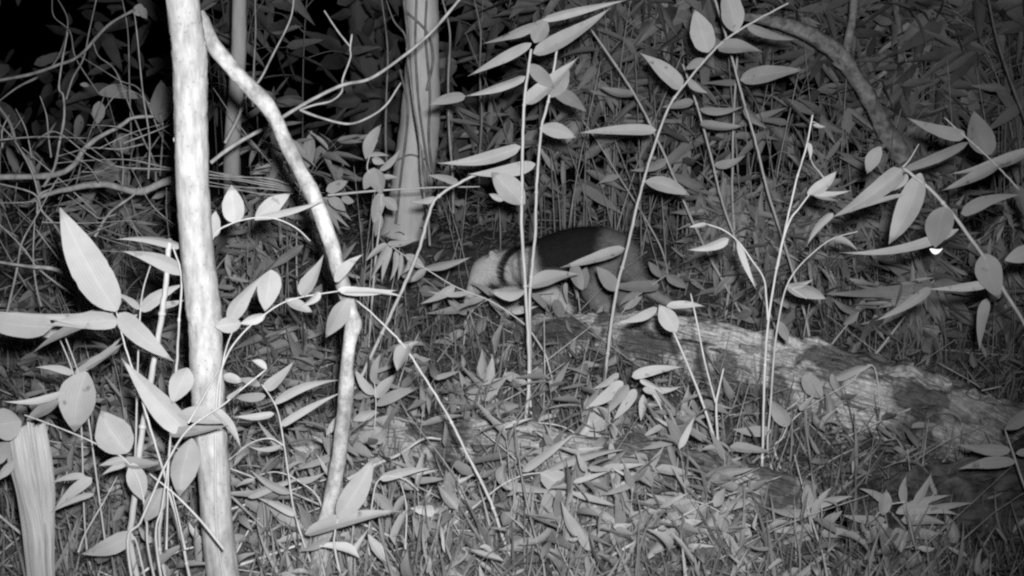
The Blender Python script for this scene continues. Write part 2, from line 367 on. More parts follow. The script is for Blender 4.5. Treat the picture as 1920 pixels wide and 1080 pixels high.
zone('seedling', 96, (440, 1480), (650, 1070), 'low bamboo seedling among dead leaves in front of the fallen log', 'low seedlings in front of the fallen log', .75)
zone('seedling', 48, (0, 860), (500, 760), 'low bamboo seedling on the litter left of the anteater', 'low seedlings left of the anteater', 1.0)
zone('seedling', 44, (1240, 1920), (470, 640), 'low bamboo seedling in the thicket behind the fallen log', 'low seedlings behind the fallen log', 1.1)
zone('seedling', 30, (820, 1300), (395, 470), 'low bamboo seedling in the thicket beyond the anteater', 'low seedlings beyond the anteater', 1.1)
zone('seedling', 24, (1150, 1560), (860, 1075), 'low fan-leaved seedling at the lower right beside the dark hollow', 'low seedlings beside the dark hollow', .8)
zone('seedling', 22, (0, 330), (760, 1075), 'low seedling under the big pale leaves at the left', 'low seedlings under the big leaves', .9)
zone('seedling', 26, (1430, 1930), (600, 700), 'x', 'low seedlings behind the fallen log', 1.3)
zone('medium', 12, (1480, 1960), (3.7, 4.3), 'x', 'young bamboo behind the fallen log', .7)
zone('medium', 14, (1240, 1560), (4.0, 4.6), 'x', 'young bamboo behind the fallen log', .7)
zone('medium', 22, (1230, 1920), (4.1, 5.4), 'knee-high young bamboo in the thicket behind the fallen log', 'young bamboo behind the fallen log')
zone('medium', 13, (800, 1300), (4.75, 5.8), 'knee-high young bamboo crowding behind the anteater', 'young bamboo behind the anteater')
zone('medium', 9, (440, 760), (3.9, 5.0), 'knee-high young bamboo between the leaning stem and the grey tree', 'young bamboo near the grey tree', .8)
zone('medium', 8, (0, 330), (4.0, 5.4), 'knee-high young bamboo in the twig tangle at the left', 'young bamboo in the left tangle', .75)
zone('tall', 22, (840, 1980), (4.7, 5.9), 'tall arching bamboo in the dark thicket at the upper right', 'tall bamboo of the upper right thicket', .85, .15)
zone('tall', 7, (880, 1950), (5.9, 7.2), 'tall bamboo standing dim in the far thicket', 'far tall bamboo', .95, .15)
zone('tall', 4, (380, 760), (6.2, 7.4), 'tall bamboo standing dim behind the leaning stem', 'far tall bamboo at the left', .9, .15)
for kd in PROTO:
    for e, h, used in PROTO[kd]:
        if not used:
            for ch in list(e.children): bpy.data.objects.remove(ch)
            bpy.data.objects.remove(e)

LAND = [('the pale trunk', 370, 560), ('the thick bumpy branch', 180, 360), ('the big pale leaves', 160, 620), ('the pale stump', 60, 900), ('the leaning stem', 645, 640), ('the foot of the leaning stem', 610, 980),
        ('the grey tree', 770, 330), ('the head of the anteater', 890, 520), ('the back of the anteater', 1080, 430), ('the tail of the anteater', 1230, 540), ('the left end of the pale log', 1080, 660), ('the middle of the pale log', 1450, 720),
        ('the dark end of the pale log', 1850, 820), ('the forked bright cane', 1440, 520), ('the sunken log', 960, 900), ('the bright broad leaf', 1080, 930), ('the paired shoots', 1345, 850), ('the big drooping leaves', 1720, 400),
        ('the mossy branch', 1640, 200), ('the two tall thin canes', 990, 250), ('the bare upright cane', 1376, 300), ('the dark corner log', 1800, 970), ('the slanting cane', 830, 780), ('the right edge', 1900, 600)]
def relabel(objs, words):
    """labels that place each look-alike plant by its size and the landmark it grows beside, then by its order there"""
    keyed = {}
    for o, size in objs:
        x, y, f = topix(o.location); y -= size * .5 * FPX / f; m = sorted(objs, key=lambda q: q[1]); n = len(m)
        nm, lx, ly = min(LAND, key=lambda q: math.hypot(q[1] - x, (q[2] - y) * 1.3)); dx, dy = x - lx, y - ly
        side = ('beside' if math.hypot(dx, dy) < 40 else ('right of' if dx > 0 else 'left of') if abs(dx) > abs(dy) else ('below' if dy > 0 else 'above'))
        q = 'smaller' if size < m[n // 2][1] else 'larger'
        keyed.setdefault((q, side, nm), []).append((x, o))
    num = ['leftmost'] + [q + ' from left' for q in 'second third fourth fifth sixth seventh eighth ninth tenth eleventh twelfth thirteenth fourteenth fifteenth sixteenth'.split()]
    for (q, side, nm), l in keyed.items():
        l.sort(key=lambda t: t[0])
        for i, (x, o) in enumerate(l):
            t = '%s %s %s %s' % (q, words, side, nm)
            if len(l) == 2: t = ('left one: ' if i == 0 else 'right one: ') + t
            elif len(l) > 2: t += ', ' + ('rightmost' if i == len(l) - 1 else num[min(i, 15)])
            o['label'] = t
BYK = {}
for o in COL.objects:
    if o.type == 'EMPTY' and o.get('category') in ('seedling', 'bamboo'):
        BYK.setdefault(o.name.split('.')[0], []).append((o, o.scale.x * {'bamboo_seedling': .25, 'young_bamboo': .65, 'tall_bamboo': 1.7}[o.name.split('.')[0]]))
for k, w in (('bamboo_seedling', 'low bamboo seedling'), ('young_bamboo', 'knee-high young bamboo'), ('tall_bamboo', 'tall bamboo plant')): relabel(BYK[k], w)

# ------------------------------------------------------------------ helpers for plants traced at their distances
def path3(pts, Y):
    """pixel polyline -> 3-D at distance Y (number or (Ytop, Yend)); extends to the ground when the last point is outside the frame"""
    n = len(pts); Ys = np.linspace(Y[0], Y[1], n) if isinstance(Y, tuple) else np.full(n, Y)
    return [np.array(P(p[0], p[1], y)) for p, y in zip(pts, Ys)]
def down(Pp, dx=.03):
    e = Pp[-1]; s = e.copy(); s[0] += dx; s[2] = terrain(s[0], s[1]) - .03
    if e[2] - s[2] > .02: Pp.append(s)
    return Pp
def gy(pt): return G(*pt).y
def ctube(mb, Pp, r0, r1, sides=8, rough=.0, n=7, nodes=0.0, tone=1.0, seed=0):
    c = catmull(Pp, n)
    if nodes: c[1:-1] += np.random.default_rng(seed + 5).normal(0, r1 * .09, (len(c) - 2, 3))      # slight kinks between the joints
    r = np.linspace(r0, r1, len(c)) * (1 + .05 * np.sin(np.arange(len(c)) * 1.9 + seed) + .03 * np.sin(np.arange(len(c)) * .7 + seed * 2))
    V, F, uv = tube(c, r, sides, rough, True, seed); mb.add(V, F, uv, tone)
    if nodes:                                    # swollen rings where bamboo joints sit
        L = np.concatenate([[0], np.cumsum(np.linalg.norm(np.diff(c, axis=0), axis=1))]); s = nodes * .6
        while s < L[-1]:
            i = min(np.searchsorted(L, s), len(c) - 2); d = c[i + 1] - c[i]; d /= np.linalg.norm(d)
            q = np.array([c[i] - d * .004, c[i] - d * .0012, c[i] + d * .0012, c[i] + d * .004])
            V, F, uv = tube(q, np.array([r[i], r[i] * 1.4, r[i] * 1.4, r[i]]), sides, 0, False); mb.add(V, F, uv, tone * 1.05); s += nodes
    return c
CAM = np.array([0, 0, H])
def hero_leaves(mb, L, Y, tone=1.0, seed=1):
    r_ = np.random.default_rng(seed)
    for l in L:
        bx, by, tx, ty, w = l[:5]; bd = l[5] if len(l) > 5 else 0; tn = l[6] if len(l) > 6 else 1.0
        y = Y(bx, by) if callable(Y) else Y
        ln = math.hypot(tx - bx, ty - by) * mpp(y)
        y2 = y + r_.uniform(-.35, .25) * ln
        b = np.array(P(bx, by, y)); t = np.array(P(tx, ty, y2))
        a = t - b; a /= np.linalg.norm(a); view = (b + t) / 2 - CAM; view /= np.linalg.norm(view)
        if not bd and w / (ln / mpp(y)) < .32: bd = float(r_.choice([-1, 1])) * r_.uniform(.03, .09) * ln / mpp(y)
        roll = r_.uniform(-.75, .75) if w < 30 else r_.uniform(-.4, .4)
        up = np.cross(a, view); n = -view * math.cos(roll) + up * math.sin(roll)
        dx, dy = tx - bx, ty - by; q = math.hypot(dx, dy); m = ((bx + tx) / 2 - dy / q * bd, (by + ty) / 2 + dx / q * bd)
        bend = (np.array(P(m[0], m[1], (y + y2) / 2)) - (b + t) / 2)
        leaves(mb, b, t, w * 1.02 * mpp(y) / math.cos(roll), n, bend, tone=tone * tn * r_.uniform(.9, 1.06), broad=r_.uniform(.36, .46) if w * mpp(y) / ln > .3 else r_.uniform(.26, .36), sharp=1.0 if w * mpp(y) / ln > .3 else 1.2, droop=.2, fold=.25, seed=int(r_.integers(1e6)), NS=19, NA=7)
def plant(name, label, cat, Y, stems, L, group=None, tone=1.0, nodes=.13, root=True, m='cane', seed=1, leafmat='leaf'):
    if m == 'cane' and not isinstance(Y, tuple) and Y < 2.35: tone = tone * .73      # near plants darkened in colour to offset the flash's strength up close
    """stems: list of (pixel polyline ending at the base, width px)"""
    sm = MB(); main = None; Y0 = Y if not isinstance(Y, tuple) else Y[1]
    for k, (pts, w) in enumerate(stems):
        Pp = path3(pts, Y)
        if m == 'twig':
            for q in range(1, len(Pp) - 1): Pp[q] = Pp[q] + rng.normal(0, .006, 3)
            w = tuple(v * .85 for v in w) if isinstance(w, tuple) else w * .85
        if k == 0 and root: Pp = down(Pp)
        wt, wb = w if isinstance(w, tuple) else (w * .45, w)
        c = ctube(sm, Pp, wt * .5 * mpp(Y0), wb * .5 * mpp(Y0), rough=.12 if m == 'twig' else .03, nodes=nodes if k == 0 else 0, tone=tone, seed=seed + k)
        if k == 0: main = c[-1]
    if not L:
        e = sm.build(name, M[m], None)
        me = e.data; e.location = main; co = np.empty(len(me.vertices) * 3, dtype=np.float32); me.vertices.foreach_get('co', co)
        me.vertices.foreach_set('co', (co.reshape(-1, 3) - np.array(main, dtype=np.float32)).reshape(-1)); me.update()
        return tag(e, label, cat, group)
    e = empty(name, main); tag(e, label, cat, group)
    sm.build('stem', M[m], e); lm = MB(); hero_leaves(lm, L, Y0, tone, seed); lm.build('foliage', M[leafmat], e)
    return e

# ------------------------------------------------------------------ trees
def tree_tube(parent, name, pts, Y, m, rough=.03, sides=20, ext_up=None, ext_down=True, knobs=(), tone=1.0, n=8):
    Pp = [np.array(P(a, b, Y)) for a, b, w in pts]; W = [w * .5 * mpp(Y) for a, b, w in pts]
    if ext_up:
        d = Pp[0] - Pp[1]; d /= np.linalg.norm(d); Pp.insert(0, Pp[0] + d * ext_up * .5); Pp.insert(0, Pp[0] + d * ext_up * .5); W = [W[0] * .8, W[0] * .95] + W
    if ext_down:
        d = Pp[-1]; g = np.array([d[0] + .02, d[1], terrain(d[0], d[1]) - .05])
        if d[2] - g[2] > .03: Pp.append(g); W.append(W[-1] * 1.15)
    c = catmull(Pp, n); w = np.interp(np.linspace(0, len(W) - 1, len(c)), np.arange(len(W)), W)
    mb = MB(); V, F, uv = tube(c, w, sides, rough, True, 3); mb.add(V, F, uv, tone)
    for kx, ky, kr in knobs:                       # bark knobs and healed branch scars
        i = int(np.argmin([abs(topix(Vector(q))[1] - ky) for q in c])); p = np.array(P(kx, ky, Y)); d = p - c[i]; d[2] = 0
        q = [c[i] + d * .35, c[i] + d * .8, p]; V, F, uv = tube(catmull(q, 3), np.linspace(kr * 1.6, kr * .5, 7) * mpp(Y), 10, .02, True); mb.add(V, F, uv, tone)
    return mb.build(name, m, parent), c
def tree(name, label, cat, base, **k):
    e = empty(name, base); tag(e, label, cat); return e
b0 = P(411, 1025, 1.95); e = tree('sapling', 'pale smooth young tree trunk standing closest to the camera at the left', 'tree', (b0.x, b0.y, 0))
tree_tube(e, 'trunk', [(342, 0, 58), (348, 45, 58), (355, 95, 63), (357, 140, 62), (357, 200, 60), (359, 262, 60), (361, 350, 60), (368, 450, 62), (375, 520, 62), (381, 575, 66), (385, 610, 62), (387, 680, 62), (390, 740, 63), (394, 800, 62), (402, 900, 60), (411, 1025, 60)], 1.95, M['palebark'], .035, 36, ext_up=1.1, knobs=[(326, 262, 7), (386, 84, 9), (411, 590, 8)])
b0 = P(600, 1050, 2.08); e = tree('leaning_stem', 'shadow-mottled pale leaning stem crooked at its knee, right of the pale trunk', 'tree', (b0.x, b0.y, 0))
tree_tube(e, 'trunk', [(374, 22, 18), (381, 42, 26), (398, 82, 29), (430, 122, 28), (452, 146, 28), (475, 170, 30), (497, 193, 31), (518, 226, 27), (532, 258, 27), (545, 285, 28), (566, 326, 26), (580, 352, 31), (596, 386, 29), (610, 425, 30), (625, 470, 28), (638, 520, 28), (650, 556, 28), (658, 585, 27), (663, 606, 33), (656, 640, 24), (650, 690, 24), (650, 716, 31), (646, 770, 28), (638, 840, 28), (627, 905, 29), (616, 960, 31), (600, 1040, 36)], 2.08, M['mottled'], .06, 22, knobs=[(676, 610, 7), (636, 716, 6)], n=5)
e = tree('forest_tree', 'grey tree trunk draped with vines behind the anteater', 'tree', G(758, 455))
tree_tube(e, 'trunk', [(790, 0, 62), (792, 60, 58), (792, 130, 62), (789, 200, 72), (783, 270, 76), (775, 330, 78), (766, 390, 80), (758, 445, 96)], G(758, 455).y + .1, M['treebark'], .03, 26, ext_up=1.4, ext_down=False, tone=1.15)
vb = MB(); Yv = G(758, 455).y - .06
for pts, w in (([(757, 0), (764, 60), (770, 150), (777, 220), (785, 270), (797, 330), (803, 380)], 5), ([(781, 0), (779, 90), (786, 200), (800, 300), (806, 360)], 4), ([(800, 0), (798, 70), (806, 170), (804, 260), (812, 330)], 4), ([(760, 20), (800, 60), (812, 110), (800, 170)], 4), ([(745, 300), (770, 290), (800, 300)], 3), ([(750, 130), (765, 210), (752, 330), (742, 420)], 4)):
    ctube(vb, path3(pts, Yv), w * .5 * mpp(Yv), w * .6 * mpp(Yv), 6, tone=.8)
vb.build('vine', M['twig'], e)
e = tree('forest_tree', 'broad dim tree trunk left of the vine-draped grey tree', 'tree', G(695, 300))
tree_tube(e, 'trunk', [(690, 0, 72), (692, 80, 70), (694, 180, 74), (697, 300, 84)], G(695, 300).y + .1, M['treebark'], .06, 22, ext_up=1.2, ext_down=False, tone=.42)
e = tree('slender_tree', 'slender straight grey trunk just right of the pale trunk', 'tree', G(440, 548))
tree_tube(e, 'trunk', [(449, 0, 26), (448, 80, 27), (443, 170, 28), (437, 240, 29), (434, 320, 29), (436, 420, 28), (438, 500, 28), (441, 548, 32)], G(440, 548).y, M['treebark'], .04, 18, ext_up=1.2, ext_down=False, tone=.75)
e = tree('mossy_tree', 'crooked mossy branch arching down at the upper right', 'tree', G(1730, 400))
tree_tube(e, 'trunk', [(1380, 30, 12), (1440, 38, 20), (1500, 56, 27), (1545, 80, 30), (1580, 108, 31), (1600, 140, 27), (1625, 175, 30), (1645, 215, 28), (1662, 250, 36), (1690, 290, 32), (1730, 400, 44)], 4.7, M['moss'], .09, 18, tone=1.0, n=6)
tree_tube(e, 'branch', [(1602, 0, 16), (1598, 40, 15), (1590, 80, 17), (1585, 112, 16)], 4.7, M['moss'], .06, 10, ext_up=.5, ext_down=False)
tree_tube(e, 'branch', [(1660, 135, 9), (1630, 155, 10), (1612, 160, 12)], 4.7, M['moss'], .06, 10, ext_down=False)
tree_tube(e, 'branch', [(1562, 118, 6), (1580, 128, 11), (1596, 140, 12)], 4.7, M['moss'], .06, 10, ext_down=False)
e = tree('slender_tree', 'thin straight dark stem behind the mossy crooked branch', 'tree', G(1692, 360))
tree_tube(e, 'trunk', [(1678, 0, 11), (1688, 70, 12), (1690, 150, 14), (1688, 260, 13), (1692, 370, 14)], 5.1, M['moss'], .05, 10, ext_up=.9, tone=.9)

# ------------------------------------------------------------------ fallen logs
def wood_extra(N, Lk, tc, val, mul):
    a = N.new('ShaderNodeTexNoise'); a.inputs['Scale'].default_value = 6; a.inputs['Detail'].default_value = 5; Lk.new(tc.outputs['Object'], a.inputs['Vector'])
    r = N.new('ShaderNodeMapRange'); r.inputs[1].default_value = .51; r.inputs[2].default_value = .56; r.inputs[3].default_value = 1.0; r.inputs[4].default_value = .30; Lk.new(a.outputs['Fac'], r.inputs[0])
    at = N.new('ShaderNodeAttribute'); at.attribute_name = 'tone'
    mp = N.new('ShaderNodeMapping'); mp.inputs['Scale'].default_value = (3.5, 20, 1); Lk.new(tc.outputs['UV'], mp.inputs[0])
    v = N.new('ShaderNodeTexNoise'); v.inputs['Scale'].default_value = 1.0; v.inputs['Detail'].default_value = 4; v.inputs['Distortion'].default_value = .6; Lk.new(mp.outputs[0], v.inputs['Vector'])
    d = N.new('ShaderNodeMath'); d.operation = 'SUBTRACT'; d.inputs[1].default_value = .5; Lk.new(v.outputs['Fac'], d.inputs[0])
    ab = N.new('ShaderNodeMath'); ab.operation = 'ABSOLUTE'; Lk.new(d.outputs[0], ab.inputs[0])
    w = N.new('ShaderNodeMapRange'); w.inputs[1].default_value = .0; w.inputs[2].default_value = .02; w.inputs[3].default_value = .45; w.inputs[4].default_value = 1.0; Lk.new(ab.outputs[0], w.inputs[0])
    h = N.new('ShaderNodeTexNoise'); h.inputs['Scale'].default_value = 75; h.inputs['Detail'].default_value = 8; h.inputs['Roughness'].default_value = .75; Lk.new(tc.outputs['Object'], h.inputs['Vector'])
    hr = N.new('ShaderNodeMapRange'); hr.inputs[1].default_value = .36; hr.inputs[2].default_value = .6; hr.inputs[3].default_value = .5; hr.inputs[4].default_value = 1.1; Lk.new(h.outputs['Fac'], hr.inputs[0])
    return mul(mul(mul(mul(val, r.outputs[0]), at.outputs['Fac']), w.outputs[0]), hr.outputs[0])
M['rotwood'] = mat('rotten_wood', .40, .86, 1.0, rough=.92, bump=.8, bdist=.006, stretch=(13, 60, 1), coord='UV', detail=9, p0=.34, p1=.66, extra=wood_extra)
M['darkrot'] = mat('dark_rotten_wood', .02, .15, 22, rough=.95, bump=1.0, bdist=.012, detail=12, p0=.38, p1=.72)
def log(name, label, pts, m, seed, flat=.75, group=None, tone=None, sides=150, ridged=.13):
    """pts: (x, y, z centre, radius)"""
    c = catmull([p[:3] for p in pts], 28); r = np.interp(np.linspace(0, len(pts) - 1, len(c)), np.arange(len(pts)), [p[3] for p in pts])
    V, F, uv = tube(c, r, sides, 0, True, seed, flat)
    V = V.reshape(len(c), sides, 3)
    for i in range(len(c)):
        for j in range(sides):
            th = j / sides * 6.283; o = mnoise.noise(Vector((i * .05, math.cos(th) * 2.5, math.sin(th) * 2.5 + seed))) + .6 * mnoise.noise(Vector((i * .12, math.cos(th) * 7, math.sin(th) * 7 + seed))) + .12 * mnoise.noise(Vector((i * .3, math.cos(th) * 12, math.sin(th) * 12 + seed))) - .9 * max(0, .16 - abs(mnoise.noise(Vector((i * .03 + 9, math.cos(th) * 6, math.sin(th) * 6 + seed))))) * 4 * .5 - .22 * max(0, .12 - abs(mnoise.noise(Vector((i * .05, math.cos(th) * 16, math.sin(th) * 16 + seed))))) * 4
            V[i, j] = c[i] + (V[i, j] - c[i]) * (1 + ridged * 2.4 * o)
    V = V.reshape(-1, 3); org = c[len(c) // 2]; tn = 1.0 if tone is None else np.repeat(np.interp(np.linspace(0, 1, len(c)), np.linspace(0, 1, len(tone)), tone), sides)
    mb = MB(); mb.add(V - org, F, uv, tn); bm_ = mb
    G3 = (V - org).reshape(len(c), sides, 3); q_ = random.Random(seed)        # loose plates and splinters of bark
    for k in range(int(len(c) * .55)):
        i = q_.randrange(2, len(c) - 14); j = q_.randrange(sides); n = q_.randrange(4, 13); wj = q_.randrange(1, 6); th = q_.uniform(.003, .008); tone_ = q_.choice([.45, .7, 1.0, 1.15]) * (tn[i * sides] if tone is not None else 1)
        jj = [(j + w2) % sides for w2 in range(wj + 1)]; rows = []
        for a in range(n + 1):
            e = math.sin(math.pi * (a + .4) / (n + .8)) ** .5; cc = G3[i + a][jj]; ctr = c[i + a] - org; mid = cc.mean(0)
            nrm = (mid - ctr) / (np.linalg.norm(mid - ctr) + 1e-9); rows.append(mid + (cc - mid) * (e + q_.uniform(-.15, .15)) + nrm * (th + q_.uniform(0, .003)))
        top = np.array(rows).reshape(-1, 3); m2 = wj + 1; inner = top - (np.repeat([nrm], len(top), 0)) * (th + .006)
        I, J = np.meshgrid(np.arange(n), np.arange(wj), indexing='ij'); I = I.reshape(-1); J = J.reshape(-1); f = np.stack([I * m2 + J, I * m2 + J + 1, (I + 1) * m2 + J + 1, (I + 1) * m2 + J], 1); N_ = len(top)
        ring = [a * m2 for a in range(n + 1)] + [n * m2 + b for b in range(1, m2)] + [a * m2 + wj for a in range(n - 1, -1, -1)] + [b for b in range(wj - 1, 0, -1)]
        ring = np.array(ring); sd = np.stack([ring, np.roll(ring, -1), np.roll(ring, -1) + N_, ring + N_], 1)
        bm_.add(np.vstack([top, inner]), [np.vstack([f, f[:, ::-1] + N_, sd])], np.tile(np.stack([np.repeat(np.arange(n + 1) * .02, m2), np.tile(np.linspace(0, .06 * wj, m2), n + 1)], 1), (2, 1)), tone_)
    o = mb.build(name, m); o.location = org; return tag(o, label, 'log', group)
def LP(px, py, r, dz=0.0):
    g = G(px, py); return (g.x, g.y, terrain(g.x, g.y) + r * .62 + dz, r)
log('fallen_log', 'long pale rotten log with streaked bare wood lying across the right half', [LP(1010, 655, .03, .03), LP(1105, 664, .055, .035), LP(1200, 685, .075, .035), LP(1340, 722, .092, .03), LP(1480, 765, .10, .03), LP(1620, 806, .102, .02), LP(1760, 846, .10, .01), LP(1900, 886, .09, 0), LP(2060, 930, .09, 0)], M['rotwood'], 3, .85, tone=[.65, .85, 1.0, 1.1, 1.1, 1.0, .7, .45, .35])
log('fallen_log', 'low pale rotten log half sunk in leaves across the lower middle', [LP(560, 860, .05), LP(760, 880, .075, -.01), LP(960, 905, .09, -.02), LP(1160, 930, .09, -.02), LP(1330, 955, .08, -.02), LP(1520, 990, .06, -.02)], M['rotwood'], 9, .6, tone=[.5, .62, .66, .62, .58, .5])
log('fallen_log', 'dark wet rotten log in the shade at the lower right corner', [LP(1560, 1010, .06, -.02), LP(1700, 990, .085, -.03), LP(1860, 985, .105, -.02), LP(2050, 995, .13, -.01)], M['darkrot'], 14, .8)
log('fallen_log', 'short crumbling piece of rotten wood against the left end of the long log', [LP(880, 640, .035, .01), LP(960, 655, .055, .015), LP(1050, 665, .06, .02), LP(1110, 675, .04, .02)], M['rotwood'], 22, .9, tone=[.5, .6, .7, .7], ridged=.22)

def on_log():
    B = []; T = []; W = []; Nn = []
    dg = bpy.context.evaluated_depsgraph_get()
    lg = [o for o in COL.objects if o.get('category') == 'log']
    for k in range(3200):
        o = random.choice(lg); x = random.uniform(-.9, 1.6); y = random.uniform(2.1, 4.2); c = Vector((x, y, 1)) - o.location
        hit, loc, nr, i = o.ray_cast(c, Vector((0, 0, -1)))
        if not hit: continue
        p = loc + o.location
        if p.z < terrain(x, y) + .015 or nr.z < .2: continue
        l = random.choice([.012, .02, .03, .05, .07]) * random.uniform(.7, 1.2); a = random.uniform(0, 6.28); d = Vector((math.cos(a), math.sin(a), 0)); d -= nr * d.dot(nr); d.normalize()
        b = p + nr * .004; B.append(b); T.append(b + d * l + nr * .004); W.append(l * random.uniform(.2, .5)); Nn.append(nr + Vector((random.gauss(0, .25), random.gauss(0, .25), 0)))
    mb = MB(); n = len(B); leaves(mb, B, T, np.array(W), np.array(Nn), np.zeros(3), tone=rng.uniform(.8, 1.7, n), fold=.6, droop=.3)
    tag(mb.build('leaf_litter', M['litter']), 'dead leaves and crumbs fallen on top of the rotten logs', 'leaf litter', kind='stuff')
bpy.context.view_layer.update(); on_log()

# split pale sheath standing at the lower left edge
def sheath():
    Y = 1.9; b = P(60, 1000, Y); e = empty('dead_sheath', (b.x, b.y, 0)); tag(e, 'split pale dead bamboo stump standing at the lower left edge', 'stump')
    for k, (pts, w, ar) in enumerate((([(30, 790), (38, 850), (52, 920), (66, 985), (72, 1060)], 40, .9), ([(66, 786), (76, 850), (84, 920), (84, 985), (86, 1060)], 34, -.5), ([(14, 800), (26, 860), (44, 930), (60, 1060)], 18, .3))):
        c = catmull(down(path3(pts, Y + k * .012), 0), 8); n = len(c); cols = 9; V = []; hw = w * .5 * mpp(Y) * np.interp(np.linspace(0, 1, n), [0, .25, .7, 1], [.86, 1.05, .95, .6])
        for i in range(n):
            for j in range(cols):
                s = j / (cols - 1) * 2 - 1; jag = (.012 * random.random() if i == 0 else 0)
                V.append(c[i] + np.array([s * hw[i], .018 * (1 - s * s) * -1 * (1 if ar > 0 else .6) + .004 * math.sin(s * 14), -jag]))
        V = np.array(V); i, j = np.meshgrid(np.arange(n - 1), np.arange(cols - 1), indexing='ij'); i = i.reshape(-1); j = j.reshape(-1)
        F = np.stack([i * cols + j, i * cols + j + 1, (i + 1) * cols + j + 1, (i + 1) * cols + j], 1)
        V2 = V + np.array([0, .003, 0]); nn = len(V); F2 = F[:, ::-1] + nn
        uv = np.stack([np.repeat(np.linspace(0, .3, n), cols), np.tile(np.linspace(0, .5, cols), n)], 1)
        mb = MB(); mb.add(np.vstack([V, V2]), [np.vstack([F, F2])], np.vstack([uv, uv])); mb.build('sheath_strip', M['sheath'], e)
M['sheath'] = mat('dry_sheath', .22, .42, 5, rough=.8, bump=.4, bdist=.002, stretch=(2.5, 9, 1), coord='UV')
sheath()

